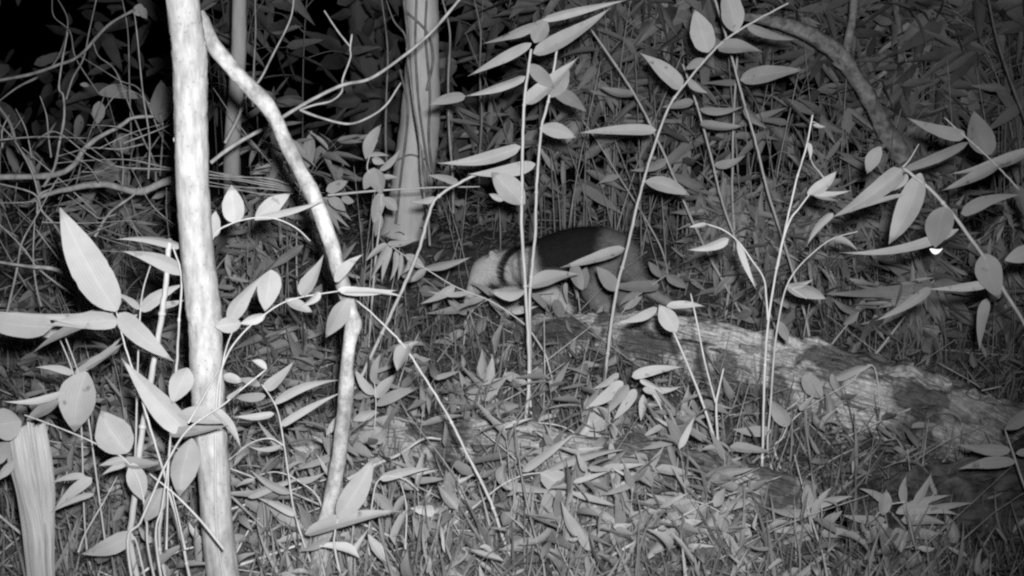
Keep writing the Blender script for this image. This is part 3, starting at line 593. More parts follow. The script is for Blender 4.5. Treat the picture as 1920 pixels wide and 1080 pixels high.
# ------------------------------------------------------------------ the anteater
def anteater():
    YA = 4.38; s = mpp(YA)
    def A(px, py, dy=0.0): return np.array(P(px, py, YA + dy))
    chains = [
        [(1178, 500, 0, 26), (1160, 482, 0, 42), (1125, 472, 0, 47), (1080, 474, 0, 48), (1040, 482, 0, 44), (1005, 492, 0, 40), (972, 498, 0, 35), (948, 502, 0, 33), (926, 504, -.01, 30), (909, 508, -.02, 26), (898, 522, -.03, 20), (889, 538, -.035, 14), (881, 554, -.04, 9.5), (874, 568, -.04, 6.5)],
        [(1165, 495, 0, 34), (1186, 515, .01, 20), (1206, 535, .02, 14), (1228, 552, .02, 10), (1252, 566, .01, 8), (1276, 576, 0, 6), (1300, 583, 0, 4)],
        [(985, 500, -.05, 30), (1012, 535, -.075, 23), (1040, 560, -.08, 17), (1058, 580, -.08, 13), (1054, 598, -.08, 12), (1040, 603, -.085, 10)],
        [(960, 505, .05, 28), (955, 545, .07, 20), (950, 578, .07, 14), (940, 600, .07, 12), (928, 604, .07, 9)],
        [(1130, 488, -.05, 38), (1112, 530, -.075, 28), (1120, 560, -.08, 20), (1138, 582, -.08, 14), (1128, 602, -.08, 12), (1108, 606, -.085, 9)],
        [(1150, 490, .05, 36), (1158, 535, .07, 24), (1172, 568, .07, 16), (1172, 598, .07, 12), (1155, 604, .07, 9)]]
    mb = MB()
    for ch in chains:
        pts = np.array([A(a, b, d) for a, b, d, r in ch]); c = catmull(pts, 8); r = np.interp(np.linspace(0, len(ch) - 1, len(c)), np.arange(len(ch)), [q[3] * s for q in ch])
        d0 = c[0] - c[1]; d0 /= np.linalg.norm(d0); d1 = c[-1] - c[-2]; d1 /= np.linalg.norm(d1)
        c = np.vstack([c[0] + d0 * r[0] * .9, c[0] + d0 * r[0] * .6, c, c[-1] + d1 * r[-1] * .6, c[-1] + d1 * r[-1] * .9]); r = np.concatenate([[r[0] * .4, r[0] * .8], r, [r[-1] * .8, r[-1] * .4]])
        V, F, uv = tube(c, r, 20, 0, True); mb.add(V, F, uv)
    for ex, ey, dy in ((922, 479, -.05), (930, 476, .045)):          # round ears
        c = np.array([A(ex + 2, ey + 6, dy * .7), A(ex, ey, dy), A(ex - 1, ey - 6, dy * 1.15), A(ex - 1, ey - 10, dy * 1.2)]); V, F, uv = tube(c, np.array([7, 8, 7, 3]) * s, 12, 0, True, 0, .55); mb.add(V, F, uv)
    base = Vector(A(1050, 605)); base.z = terrain(base.x, base.y)
    e = empty('anteater', base); tag(e, 'lesser anteater with dark vest and pale head walking left behind the fallen log', 'anteater')
    o = mb.build('raw', None, e); rm = o.modifiers.new('r', 'REMESH'); rm.mode = 'VOXEL'; rm.voxel_size = .0065; sm = o.modifiers.new('s', 'SMOOTH'); sm.iterations = 7; sm.factor = .5
    dg = bpy.context.evaluated_depsgraph_get(); me = bpy.data.meshes.new_from_object(o.evaluated_get(dg)); bpy.data.objects.remove(o)
    body = bpy.data.objects.new('body', me); COL.objects.link(body); body.parent = e
    n = len(me.vertices); co = np.empty(n * 3, dtype=np.float32); me.vertices.foreach_get('co', co); co = co.reshape(-1, 3)
    nr = np.empty(n * 3, dtype=np.float32); me.vertices.foreach_get('normal', nr); nr = nr.reshape(-1, 3)
    bl = np.array(base)
    def tone_at(p):
        x, y, f = topix(Vector(p + bl)); y += 0
        ss = lambda a, b, v: max(0.0, min(1.0, (v - a) / (b - a)))
        pale = .62
        vest = ss(996, 1012, x + (y - 450) * -.12 + 6) * (1 - ss(500, 528, y - max(0, x - 1060) * .55))      # dark vest over the back and flanks
        band = (1 - ss(5.5, 10, abs(math.hypot(x - 1008, (y - 512) * 1.24) - 70))) * (1 - ss(528, 540, y)) if x < 1010 else 0   # strap curving in front of the shoulder
        d = max(vest, band); d *= 1 - .9 * ss(1118, 1175, x + (y - 430) * .25); v = pale * (1 - d) + .026 * d
        if x > 1085: v = min(v, .23 + .2 * ss(550, 605, y))      # greyer haunch
        if x > 1180: v = max(v, .18 + .2 * ss(500, 560, y))
        return v
    tn = np.array([tone_at(p) for p in co], dtype=np.float32)
    a = me.color_attributes.new('tone', 'FLOAT_COLOR', 'POINT'); c4 = np.ones((n, 4), dtype=np.float32); c4[:, :3] = tn[:, None]; a.data.foreach_set('color', c4.reshape(-1))
    me.polygons.foreach_set('use_smooth', np.ones(len(me.polygons), dtype=bool)); M['fur'] = mat('short_fur', .85, 1.1, 60, rough=.9, bump=.3, bdist=.003, tone=True, spec=.1); me.materials.clear(); me.materials.append(M['fur'])
    k = rng.integers(0, n, 26000); p = co[k] + rng.normal(0, .002, (len(k), 3)); nn_ = nr[k]; back = np.array([.9, 0, -.45]); t = back - (nn_ @ back)[:, None] * nn_
    d = t / (np.linalg.norm(t, axis=1)[:, None] + 1e-6) * .9 + nn_ * rng.uniform(.2, .8, len(k))[:, None] + rng.normal(0, .12, (len(k), 3)); d /= np.linalg.norm(d, axis=1)[:, None]
    L = rng.uniform(.012, .03, len(k))[:, None] * np.clip((co[k][:, 0:1] - co[:, 0].min()) / .10, .25, 1); sd = np.cross(d, nn_); sd /= np.linalg.norm(sd, axis=1)[:, None] + 1e-6
    V = np.stack([p - sd * .0008, p + sd * .0008, p + d * L], 1).reshape(-1, 3); F = np.arange(len(V)).reshape(-1, 3)
    new_mesh('coat', V, [F], M['fur'], e, np.zeros((len(V), 2)), np.repeat(tn[k], 3), smooth=False)
    M['black'] = mat('glossy_black', .015, .02, 5, rough=.15, bump=0); M['claw'] = mat('horn', .35, .45, 40, rough=.5, bump=.1)
    for dy in (-.062,):
        c = np.array([A(904, 511, dy - .004), A(903.5, 511, dy), A(903, 511, dy + .006)]) - bl; V, F, uv = tube(c, np.array([1.4, 2.6, 1.5]) * s, 10); new_mesh('eye', V, F, M['black'], e)
    for px, py, dy in ((1038, 604, -.085), (926, 605, .07), (1105, 607, -.085), (1152, 605, .07)):
        cm = MB()
        for q in (-.012, 0, .012):
            c = np.array([A(px, py, dy + q), A(px - 6, py + 1, dy + q), A(px - 11, py + 5, dy + q)]); V, F, uv = tube(catmull(c, 3), np.linspace(2.4, .5, 7) * s, 7); cm.add(V, F, uv)
        cm.build('claws', M['claw'], e)
anteater()

# ------------------------------------------------------------------ traced plants: left foreground
plant('broadleaf_plant', 'plant with the tall upright pale leaf left of the pale trunk', 'plant', 1.85, [([(218, 583), (235, 650), (258, 720), (275, 780), (300, 862), (322, 940), (345, 1030)], 6)],
  [(218, 583, 114, 392, 66, -6), (97, 613, -70, 588, 48), (222, 602, 85, 612, 34, 6), (212, 588, -20, 580, 12, -10), (188, 596, 50, 662, 18, 4, .75), (222, 588, 327, 678, 38, 4), (205, 600, 100, 600, 20, -4)], nodes=.16, seed=11)  # shade on one narrow left-pointing leaf is put into its tone
plant('pale_cane', 'thick pale cane with two long leaves running close behind the pale trunk', 'plant', 2.02, [([(318, 448), (312, 520), (302, 600), (285, 700), (268, 800), (256, 900), (247, 1030)], (10, 13))],
  [(340, 462, 217, 447, 16, 6), (347, 512, 229, 470, 27, 6)], nodes=.2, seed=12)
plant('pale_cane', 'thin pale cane emerging from behind the pale trunk at knee height', 'plant', 2.0, [([(324, 460), (340, 520), (336, 600), (330, 700), (322, 800), (312, 900), (300, 1030)], 7)], [], nodes=.2, seed=13)
plant('broadleaf_plant', 'thin-stemmed plant with forked leaves at its top, left of the thick pale cane', 'plant', 2.05, [([(283, 495), (268, 545), (262, 600), (258, 700), (255, 820), (250, 1030)], 5)],
  [(264, 583, 346, 532, 24, -6), (300, 573, 348, 560, 13), (262, 580, 212, 548, 12), (258, 590, 205, 606, 9)], nodes=0, seed=14)
plant('broadleaf_plant', 'plant with a long slanting pale leaf against the left side of the pale trunk', 'plant', 1.8, [([(320, 815), (314, 880), (304, 950), (294, 1030)], 6), ([(320, 815), (316, 880), (312, 1030)], 4), ([(280, 888), (328, 927), (377, 977), (420, 1030)], 6), ([(320, 912), (334, 970), (347, 1030)], 5)],
  [(348, 808, 228, 672, 46, -3), (352, 690, 322, 756, 42), (360, 822, 336, 930, 50, 4), (318, 812, 428, 796, 20, 4, .7), (333, 776, 420, 792, 32, -4), (396, 765, 453, 843, 18, -8)], nodes=0, seed=15)
plant('broadleaf_plant', 'slender stem crossing in front of the pale trunk and ending in a curled leaf', 'plant', 1.78, [([(500, 692), (455, 728), (417, 760), (353, 805), (313, 867), (285, 930), (263, 980), (240, 1035)], 6), ([(412, 690), (384, 740), (353, 793)], 4)],
  [(500, 692, 472, 676, 13, 4), (425, 748, 455, 720, 8)], nodes=0, seed=16)
plant('broadleaf_plant', 'arching plant with round broad leaves and a drooping pair low at the left', 'plant', 1.9, [([(46, 778), (85, 792), (150, 818), (200, 842), (235, 862), (262, 905), (275, 980), (280, 1040)], 5)],
  [(162, 697, 138, 812, 66, 5), (240, 848, 190, 770, 66, -6), (120, 736, 4, 753, 14, -8), (113, 752, 48, 788, 24, 0, .7), (236, 862, 184, 874, 15), (232, 866, 306, 868, 22, 4, .7), (248, 868, 268, 940, 36), (305, 915, 272, 980, 38, 0, .75),
   (160, 892, 96, 906, 13, 4), (172, 896, 98, 958, 22), (176, 926, 95, 962, 12, 5), (236, 870, 190, 892, 12)], nodes=0, seed=17)
plant('broadleaf_plant', 'two parallel thin stems carrying narrow leaves at the far left', 'plant', 2.1, [([(108, 626), (137, 700), (152, 790), (163, 1030)], 4.5), ([(120, 626), (147, 700), (165, 780), (195, 1000), (200, 1035)], 4.5)],
  [(110, 628, 25, 600, 16, -5), (118, 626, 60, 590, 14), (125, 625, 200, 575, 20, -5), (136, 700, 66, 690, 14), (160, 690, 232, 640, 16), (140, 700, 235, 625, 14, 6)], nodes=0, seed=18)
plant('broadleaf_plant', 'short plant with a broad pale leaf at the lower left corner', 'plant', 1.82, [([(245, 1000), (262, 1040)], 5), ([(220, 893), (195, 940), (160, 1000), (147, 1035)], 4)],
  [(248, 1000, 152, 1040, 36, -6), (40, 790, -25, 800, 60), (15, 830, -40, 880, 40), (30, 862, -5, 900, 18)], nodes=0, seed=19)
# right of the trunk
plant('broadleaf_plant', 'arching stem with an upright oval leaf beside the pale trunk at mid height', 'plant', 1.98, [([(582, 452), (556, 428), (520, 411), (480, 408), (432, 420), (400, 445), (392, 520), (396, 700), (402, 1030)], 4.5)],
  [(440, 418, 434, 347, 40), (478, 412, 544, 364, 30, -3), (480, 409, 609, 375, 13, 4), (400, 445, 404, 395, 24, 0)], nodes=0, seed=21, )
plant('broadleaf_plant', 'spreading plant with heart-shaped leaves between the pale trunk and the leaning stem', 'plant', 1.92, [([(640, 545), (570, 556), (530, 568), (493, 592), (455, 625), (425, 668), (408, 730), (404, 850), (410, 1030)], 5), ([(440, 612), (425, 650), (415, 700), (410, 780)], 4.5)],
  [(430, 602, 497, 513, 28, -6), (508, 506, 497, 584, 42), (452, 606, 402, 612, 30), (497, 590, 450, 608, 18), (563, 553, 608, 478, 26, 3), (535, 562, 586, 584, 20, 0, .75), (634, 543, 746, 546, 17, 3), (640, 548, 760, 561, 11), (628, 528, 679, 477, 20), (650, 562, 611, 634, 36, 0, .7), (600, 548, 560, 575, 14)], nodes=0, seed=22)
plant('arching_plant', 'drooping narrow-leaved plant arching over between the two pale stems low down', 'plant', 2.1, [([(490, 720), (508, 745), (522, 775), (532, 830), (541, 890), (552, 960), (574, 1030)], 5), ([(430, 862), (468, 832), (505, 822), (532, 835)], 4)],
  [(496, 730, 553, 676, 22, 3), (513, 757, 637, 710, 17, -9), (526, 798, 642, 735, 15, -3), (514, 776, 436, 780, 14, -4), (498, 742, 424, 742, 17, -3), (488, 724, 444, 712, 14), (417, 706, 455, 715, 18), (528, 836, 464, 836, 10, -7), (545, 925, 470, 880, 16, 0, .8), (556, 965, 480, 935, 16, 4)], nodes=0, seed=23)
plant('broadleaf_plant', 'two large pale leaves crossing the foot of the leaning stem', 'plant', 1.95, [([(634, 970), (628, 1000), (630, 1040)], 6)], [(634, 970, 699, 861, 46, 4), (572, 1002, 757, 956, 28, -6), (612, 1010, 560, 1035, 14)], nodes=0, seed=24)
plant('long_cane', 'long slanting cane with one hanging leaf, right of the leaning stem', 'cane', 2.2, [([(664, 560), (700, 590), (750, 640), (785, 690), (840, 780), (880, 860), (920, 940), (952, 1030)], 7)], [(766, 646, 742, 694, 28), (760, 655, 785, 640, 10)], nodes=.18, seed=25)
plant('arching_plant', 'small arching sprig with a thin pale leaf left of the round-leaved seedling', 'plant', 2.15, [([(460, 905), (495, 888), (525, 886), (560, 902), (600, 940), (612, 1030)], 4)], [(465, 932, 568, 898, 16, -4), (478, 900, 440, 915, 9), (560, 902, 610, 885, 13)], nodes=0, seed=26)
plant('arching_plant', 'small sprig with a curving white stem at the lower middle', 'plant', 2.15, [([(785, 920), (762, 900), (735, 893), (712, 898), (700, 930), (692, 1035)], 4), ([(750, 900), (762, 950), (760, 1030)], 4)], [(712, 898, 812, 878, 18, -4), (760, 930, 735, 965, 14), (700, 925, 740, 960, 22, 0, .8)], nodes=0, seed=27)
# centre
plant('broadleaf_plant', 'low plant with one bright broad leaf pointing down right at the lower centre', 'plant', 2.3, [([(1016, 886), (978, 892), (940, 910), (905, 938), (870, 965), (845, 990), (812, 1040)], 5.5)],
  [(980, 884, 1081, 815, 17, -3), (1026, 882, 1178, 848, 16, -12), (1014, 887, 1132, 966, 42, -4), (945, 908, 1052, 921, 17, 3), (832, 1022, 792, 966, 40), (868, 964, 824, 1002, 28, 0, .8), (870, 978, 830, 1025, 14)], nodes=0, seed=31)
plant('arching_plant', 'long thin stem arching right over the sunken log', 'plant', 2.75, [([(885, 787), (960, 791), (1040, 796), (1082, 815), (1120, 850), (1160, 905), (1190, 945)], 4)], [(1085, 815, 1187, 838, 16, -3), (1266, 840, 1171, 856, 26, -4), (1120, 850, 1180, 845, 10)], nodes=0, seed=32)
plant('bamboo_shoot', 'leafy bamboo shoot with a fan of leaves in front of the pale log', 'bamboo', 2.75, [([(1212, 715), (1232, 750), (1258, 805), (1280, 860), (1292, 915)], 5.5)],
  [(1185, 706, 1281, 688, 20, -4), (1205, 730, 1278, 724, 15), (1192, 730, 1147, 790, 20), (1168, 716, 1094, 768, 24, -4), (1178, 722, 1135, 782, 20, 3), (1206, 740, 1202, 790, 16), (1142, 770, 1095, 805, 46, 0, .72), (1215, 720, 1240, 770, 13), (1160, 700, 1110, 730, 14, 0, .8), (1200, 712, 1250, 740, 11)], nodes=0, seed=33)
plant('bamboo_cane', 'left one of the two tall thin canes rising in front of the anteater', 'cane', gy((990, 812)), [([(996, 92), (984, 185), (980, 270), (979, 360), (978, 420), (984, 520), (991, 640), (992, 720), (986, 812)], (5, 7.5))],
  [(1000, 100, 1147, 16, 27, 5), (985, 195, 1086, 104, 28, 4), (996, 81, 877, 149, 19, 3), (985, 143, 868, 181, 16, -4), (1008, 46, 904, 81, 17, -3), (1018, 37, 1180, 2, 15, -3), (1002, 80, 1024, 33, 32, 0, .7), (976, 275, 820, 306, 24, -9), (983, 383, 922, 323, 44), (985, 545, 918, 546, 22, -4), (872, 180, 802, 196, 20, 0, .7), (945, 375, 917, 364, 12), (990, 120, 1040, 165, 26, 0, .75)], nodes=.22, seed=34)
plant('bamboo_cane', 'right one of the two tall thin canes rising in front of the anteater', 'cane', gy((992, 790)), [([(1045, 90), (1030, 180), (1014, 250), (1006, 360), (1004, 430), (997, 510), (993, 570), (994, 660), (997, 790)], (4.5, 7))],
  [(1004, 308, 878, 326, 24, -5), (1012, 240, 1080, 258, 27, -4), (990, 538, 1087, 512, 27, -5), (1030, 182, 1065, 120, 34, 0, .8), (1035, 170, 1100, 210, 24, 0, .7)], nodes=.22, seed=35)
plant('bamboo_cane', 'tall bright cane bending right at its top, crossing the rear of the anteater', 'cane', gy((1133, 732)), [([(1478, 6), (1400, 48), (1345, 88), (1280, 163), (1250, 210), (1217, 305), (1195, 385), (1175, 470), (1156, 545), (1141, 650), (1133, 732)], (3.5, 7))],
  [(1230, 244, 1082, 250, 20, 3), (1328, 98, 1302, 18, 42), (1279, 164, 1199, 99, 30, 3), (1380, 60, 1360, -32, 40), (1345, 88, 1432, 98, 26, -4, .7), (1210, 340, 1294, 366, 27, -5), (1171, 466, 1049, 499, 21, -4), (1320, 110, 1285, 130, 16, 0, .8), (1400, 48, 1500, 75, 16, 0, .75), (1290, 150, 1330, 175, 14, 0, .8), (1156, 545, 1120, 500, 28, 0, .7), (1072, 497, 1092, 545, 24, 0, .72)], nodes=.24, seed=36)
plant('bamboo_cane', 'thin leaning cane with one broad leaf near its top, upper right of the centre', 'cane', 3.9, [([(1338, -10), (1360, 63), (1390, 173), (1418, 270), (1440, 360), (1475, 470), (1505, 575), (1512, 600)], (4, 5.5))], [(1388, 150, 1510, 130, 30, -3), (1313, 234, 1396, 236, 17, 4), (1312, 205, 1395, 200, 14), (1396, 200, 1440, 240, 16, 0, .7), (1370, 100, 1330, 60, 18, 0, .7)], nodes=.22, seed=37)
plant('bamboo_cane', 'straight bare upright cane behind the pale log', 'cane', gy((1357, 612)), [([(1383, 95), (1376, 220), (1373, 360), (1377, 457), (1366, 550), (1357, 617)], (4, 5.5))], [], nodes=.22, seed=38)
plant('bamboo_cane', 'thin cane slanting right between the bright cane and the straight upright cane', 'cane', 4.1, [([(1280, 120), (1310, 207), (1335, 300), (1352, 370), (1378, 445), (1420, 540), (1450, 605)], (4, 5))], [(1300, 190, 1240, 200, 16, 0, .8), (1340, 310, 1400, 290, 16)], nodes=.22, seed=39)
plant('bamboo_cane', 'cane slanting right from the top centre to behind the pale log', 'cane', 4.3, [([(1105, 50), (1190, 177), (1247, 293), (1292, 400), (1330, 480), (1380, 570), (1402, 612)], (4, 6))], [(1190, 177, 1120, 160, 16, 0, .8), (1250, 300, 1180, 320, 16)], nodes=.22, seed=40)
plant('bamboo_cane', 'thin twiggy cane slanting right just above the back of the anteater', 'cane', 4.75, [([(1090, 222), (1122, 268), (1160, 330), (1210, 410), (1245, 480)], 4.5)], [(1120, 265, 1185, 245, 18), (1160, 330, 1120, 345, 12)], nodes=0, seed=41)
plant('bamboo_cane', 'tall bright forked cane standing in front of the pale log', 'cane', gy((1428, 945)), [([(1524, 215), (1512, 275), (1493, 340), (1470, 440), (1459, 490), (1441, 600), (1434, 700), (1431, 820), (1428, 945)], (3, 5.5)), ([(1325, 420), (1358, 432), (1386, 455), (1410, 488), (1432, 522), (1437, 560), (1440, 600)], (2.5, 4)), ([(1518, 364), (1497, 392), (1483, 410), (1468, 450), (1458, 500)], (3, 5))],
  [(1383, 452, 1418, 542, 12, 2, 1.1), (1366, 448, 1287, 470, 17, -4), (1514, 364, 1568, 320, 22), (1520, 362, 1596, 357, 10, 4), (1522, 364, 1575, 375, 8, 0, .8), (1325, 420, 1290, 425, 8)], nodes=.2, seed=42)
plant('bamboo_cane', 'thin forked stem with drooping leaves behind the tall bright forked cane', 'cane', 2.7, [([(1608, 434), (1560, 448), (1520, 478), (1490, 510), (1472, 545), (1460, 600), (1452, 660), (1445, 760), (1440, 850)], 4.5), ([(1512, 560), (1480, 538)], 4)], [(1475, 540, 1548, 558, 24, -4), (1475, 536, 1527, 522, 12), (1460, 602, 1478, 642, 18, 0, .8), (1560, 448, 1610, 470, 12, 0, .8)], nodes=0, seed=43)
plant('dry_tendril', 'dry curled tendril dangling from the tip of the tall bright cane', 'tendril', gy((1428, 945)), [([(1540, 236), (1524, 234), (1521, 256), (1516, 280), (1520, 305), (1532, 325), (1552, 342)], 4.5)], [(1524, 234, 1548, 238, 6), (1516, 268, 1519, 300, 8)], nodes=0, root=False, m='twig', seed=44)
plant('bamboo_cane', 'pair of thin shoots rising from one foot in front of the log', 'cane', gy((1355, 932)), [([(1357, 690), (1348, 730), (1343, 765), (1348, 850), (1355, 932)], (3.5, 6)), ([(1262, 620), (1288, 680), (1310, 735), (1326, 780), (1348, 850)], (4, 6)), ([(1295, 550), (1308, 610), (1322, 680), (1342, 755)], (3, 4))],
  [(1268, 622, 1236, 571, 34), (1232, 577, 1156, 606, 17, -5), (1250, 574, 1323, 574, 15, -3), (1352, 850, 1374, 880, 10), (1340, 840, 1320, 870, 12, 0, .85), (1362, 912, 1360, 864, 28)], nodes=0, seed=45)
plant('bamboo_cane', 'bent diagonal cane leaning left below the grey tree', 'cane', gy((640, 780)), [([(905, 322), (863, 342), (818, 372), (802, 410), (784, 473), (750, 553), (716, 625), (684, 693), (640, 782)], (5, 7.5))], [(818, 372, 770, 378, 12), (860, 343, 800, 330, 14, 0, .8)], nodes=.2, seed=46)
plant('hanging_frond', 'spray of narrow hanging leaflets on a long thin stem left of the anteater', 'plant', 3.3, [([(727, 457), (760, 480), (797, 503), (853, 537), (917, 563), (960, 590), (990, 615), (1020, 660), (1030, 690)], 4)],
  [(727, 458, 685, 492, 12), (728, 460, 697, 528, 13, 3), (733, 463, 716, 532, 12, 3), (742, 470, 730, 530, 11), (752, 476, 745, 528, 9), (727, 457, 786, 446, 12), (760, 478, 798, 505, 18), (770, 485, 755, 515, 10), (795, 503, 884, 479, 14, 4), (800, 505, 770, 530, 14, 0, .8), (853, 537, 787, 570, 16, -3), (880, 548, 800, 545, 10, 0, .85), (905, 560, 860, 580, 12), (960, 585, 1010, 575, 14)], nodes=0, seed=47)
plant('twiggy_shrub', 'small shrub with upright and drooping leaves left of the grey tree', 'shrub', 3.6, [([(708, 262), (692, 296), (690, 320), (712, 340), (714, 400), (705, 480), (695, 600), (690, 700)], 5), ([(900, 350), (800, 352), (700, 358), (615, 366)], 5)],
  [(686, 298, 713, 234, 22), (692, 290, 731, 293, 9), (698, 298, 722, 306, 14), (712, 320, 751, 278, 12), (703, 315, 682, 356, 22), (702, 316, 716, 364, 30), (712, 334, 746, 333, 10), (612, 358, 654, 339, 20), (615, 372, 648, 396, 20, -3), (715, 360, 700, 420, 24), (720, 370, 745, 395, 20), (640, 372, 665, 378, 14), (712, 400, 704, 445, 16)], nodes=0, seed=48)
plant('twiggy_shrub', 'dim sprig of leaves behind the upper leaning stem', 'shrub', 4.2, [([(583, 246), (572, 310), (560, 380), (556, 470), (560, 560)], 4), ([(600, 400), (560, 350), (525, 303), (505, 300)], 3.5)],
  [(575, 316, 584, 244, 24, 0, .9), (525, 303, 507, 268, 16), (523, 304, 469, 327, 15), (545, 320, 512, 346, 22, 0, .85), (520, 310, 500, 345, 20, 0, .7), (570, 380, 566, 420, 12), (582, 380, 588, 425, 12)], nodes=0, seed=49)
# right side
plant('bamboo_spray', 'bamboo stem slanting down right with big drooping bright leaves at the right', 'bamboo', 2.15, [([(1692, 314), (1735, 347), (1775, 388), (1830, 460), (1880, 540), (1940, 640), (2020, 800), (2080, 1000)], (6, 8)), ([(1723, 270), (1705, 300), (1692, 314)], 4)],
  [(1692, 318, 1556, 408, 34, -8), (1562, 400, 1511, 463, 14), (1727, 325, 1667, 458, 44, -6), (1700, 326, 1672, 360, 12, 0, 1.1), (1802, 400, 1916, 365, 24, -8), (1772, 388, 1754, 466, 50, 3, .8), (1797, 430, 1572, 476, 18, -14), (1845, 476, 1874, 560, 46, 3, .85), (1885, 488, 1960, 462, 30), (1860, 531, 1738, 542, 17, -3), (1745, 540, 1642, 600, 18, -5), (1695, 365, 1590, 400, 9, 4)], nodes=.15, seed=51, tone=.78)  # whole plant toned down in colour for the beam's fade at the right
plant('bamboo_spray', 'thin bamboo stem with long leaves at the right edge under the dark canopy', 'bamboo', 2.6, [([(1770, 220), (1810, 256), (1850, 292), (1880, 322), (1915, 362), (1990, 470), (2060, 700), (2080, 900)], 5)],
  [(1810, 256, 1699, 219, 24, -5, .8), (1857, 290, 1826, 207, 44, -6, .6), (1815, 267, 1640, 330, 18, -8, .85), (1935, 282, 1780, 326, 22, -8), (1880, 305, 1765, 357, 20, -3), (1651, 275, 1626, 326, 26, 3, 1.0), (1900, 345, 1925, 420, 24, 0, .6), (1850, 560, 1836, 658, 20, 3)], nodes=.15, seed=52, tone=.8)
plant('bamboo_shoot', 'leafy shoot with fanned leaves above the right part of the pale log', 'bamboo', gy((1610, 690)), [([(1752, 525), (1717, 567), (1680, 615), (1645, 660), (1600, 706)], 6), ([(1610, 585), (1578, 622), (1543, 668), (1535, 690)], 5)],
  [(1745, 536, 1545, 552, 20, -4, .85), (1742, 550, 1640, 616, 24, 3), (1722, 560, 1640, 580, 18, 0, .8), (1700, 560, 1590, 556, 18), (1610, 585, 1560, 560, 14), (1750, 530, 1820, 545, 20, 0, .8), (1740, 545, 1760, 610, 22, 0, .75), (1640, 590, 1660, 640, 14, 0, .8), (1610, 585, 1580, 610, 14), (1700, 570, 1610, 610, 15, 0, .9)], nodes=0, seed=53, leafmat='fill')
plant('bamboo_shoot', 'single short stem with paired pale leaves at the right edge below the log', 'bamboo', 2.2, [([(1884, 805), (1900, 850), (1915, 895), (1935, 950), (1960, 1040)], 6)], [(1894, 844, 1790, 832, 22, -4), (1904, 866, 1794, 879, 22, 4), (1905, 850, 1950, 845, 16), (1884, 805, 1950, 765, 26, 0, .55)], nodes=0, seed=54)
plant('bamboo_seedling', 'whorled seedling with upright leaf at the bottom right of centre', 'seedling', 2.25, [([(1513, 940), (1520, 985), (1532, 1040)], 5), ([(1542, 920), (1539, 1030)], 4)],
  [(1516, 962, 1424, 948, 17, -5), (1521, 986, 1430, 992, 16, -5), (1514, 956, 1512, 903, 22), (1524, 972, 1562, 912, 15), (1540, 985, 1580, 958, 17), (1540, 1000, 1620, 1010, 20, -5), (1520, 990, 1470, 1030, 16), (1530, 950, 1600, 930, 15, -3), (1528, 1005, 1450, 1030, 14)], nodes=0, seed=55)
plant('bamboo_seedling', 'seedling with a downward fan of broad leaves at the bottom, centre right', 'seedling', 2.25, [([(1278, 934), (1320, 945), (1370, 970), (1420, 995), (1440, 1040)], 5)],
  [(1300, 940, 1170, 966, 18, -4), (1310, 945, 1203, 995, 22, -4), (1325, 950, 1224, 1024, 26, -4), (1345, 958, 1262, 1040, 24, -3), (1365, 966, 1316, 1040, 26, -3), (1290, 936, 1210, 925, 15), (1340, 950, 1360, 915, 20), (1350, 955, 1410, 940, 20, -4), (1385, 978, 1400, 1035, 30, -3), (1280, 934, 1225, 940, 12)], nodes=0, seed=56)
plant('bamboo_seedling', 'wide bushy seedling spreading before the dark corner log', 'seedling', 2.3, [([(1755, 920), (1728, 960), (1700, 1000), (1690, 1040)], 4.5), ([(1630, 985), (1660, 950), (1700, 940)], 4)],
  [(1680, 962, 1786, 928, 18, -5), (1690, 960, 1800, 966, 20, -8), (1655, 966, 1662, 918, 24), (1690, 975, 1780, 985, 22, -5), (1660, 975, 1578, 965, 18, -4), (1680, 990, 1700, 1045, 34), (1665, 985, 1590, 1025, 24), (1695, 945, 1700, 890, 16), (1715, 945, 1748, 885, 15), (1700, 1000, 1800, 1020, 20, -5), (1670, 950, 1610, 915, 16), (1725, 960, 1830, 945, 14, -4)], nodes=0, seed=57)
plant('small_sprig', 'single-leaf sprig standing just in front of the log middle', 'sprig', 2.75, [([(1476, 800), (1466, 822), (1452, 842)], 5)], [(1476, 800, 1440, 748, 28, 4), (1446, 807, 1369, 805, 20, -3), (1500, 770, 1530, 735, 12)], nodes=0, seed=58)
plant('small_sprig', 'sprig with leaves lying over the bright middle of the pale log', 'sprig', 2.95, [([(1545, 745), (1590, 720), (1640, 690)], 3.5), ([(1545, 745), (1500, 775), (1475, 800)], 4)], [(1505, 705, 1545, 748, 34), (1565, 709, 1638, 686, 18, -3), (1560, 700, 1596, 760, 14), (1500, 845, 1545, 892, 25)], nodes=0, seed=59)
plant('small_sprig', 'sprig of leaves crossing low in front of the anteater head and chest', 'sprig', 3.9, [([(1040, 548), (985, 552), (920, 560), (880, 590), (870, 640), (866, 700)], 3.5)],
  [(985, 550, 914, 547, 22, -4, .85), (900, 572, 795, 585, 16, -4, .9), (872, 600, 905, 640, 20), (868, 620, 820, 640, 16), (920, 560, 945, 600, 14), (930, 558, 880, 530, 12, 0, .9), (875, 590, 840, 560, 14), (1000, 550, 1030, 590, 14)], nodes=0, seed=70)
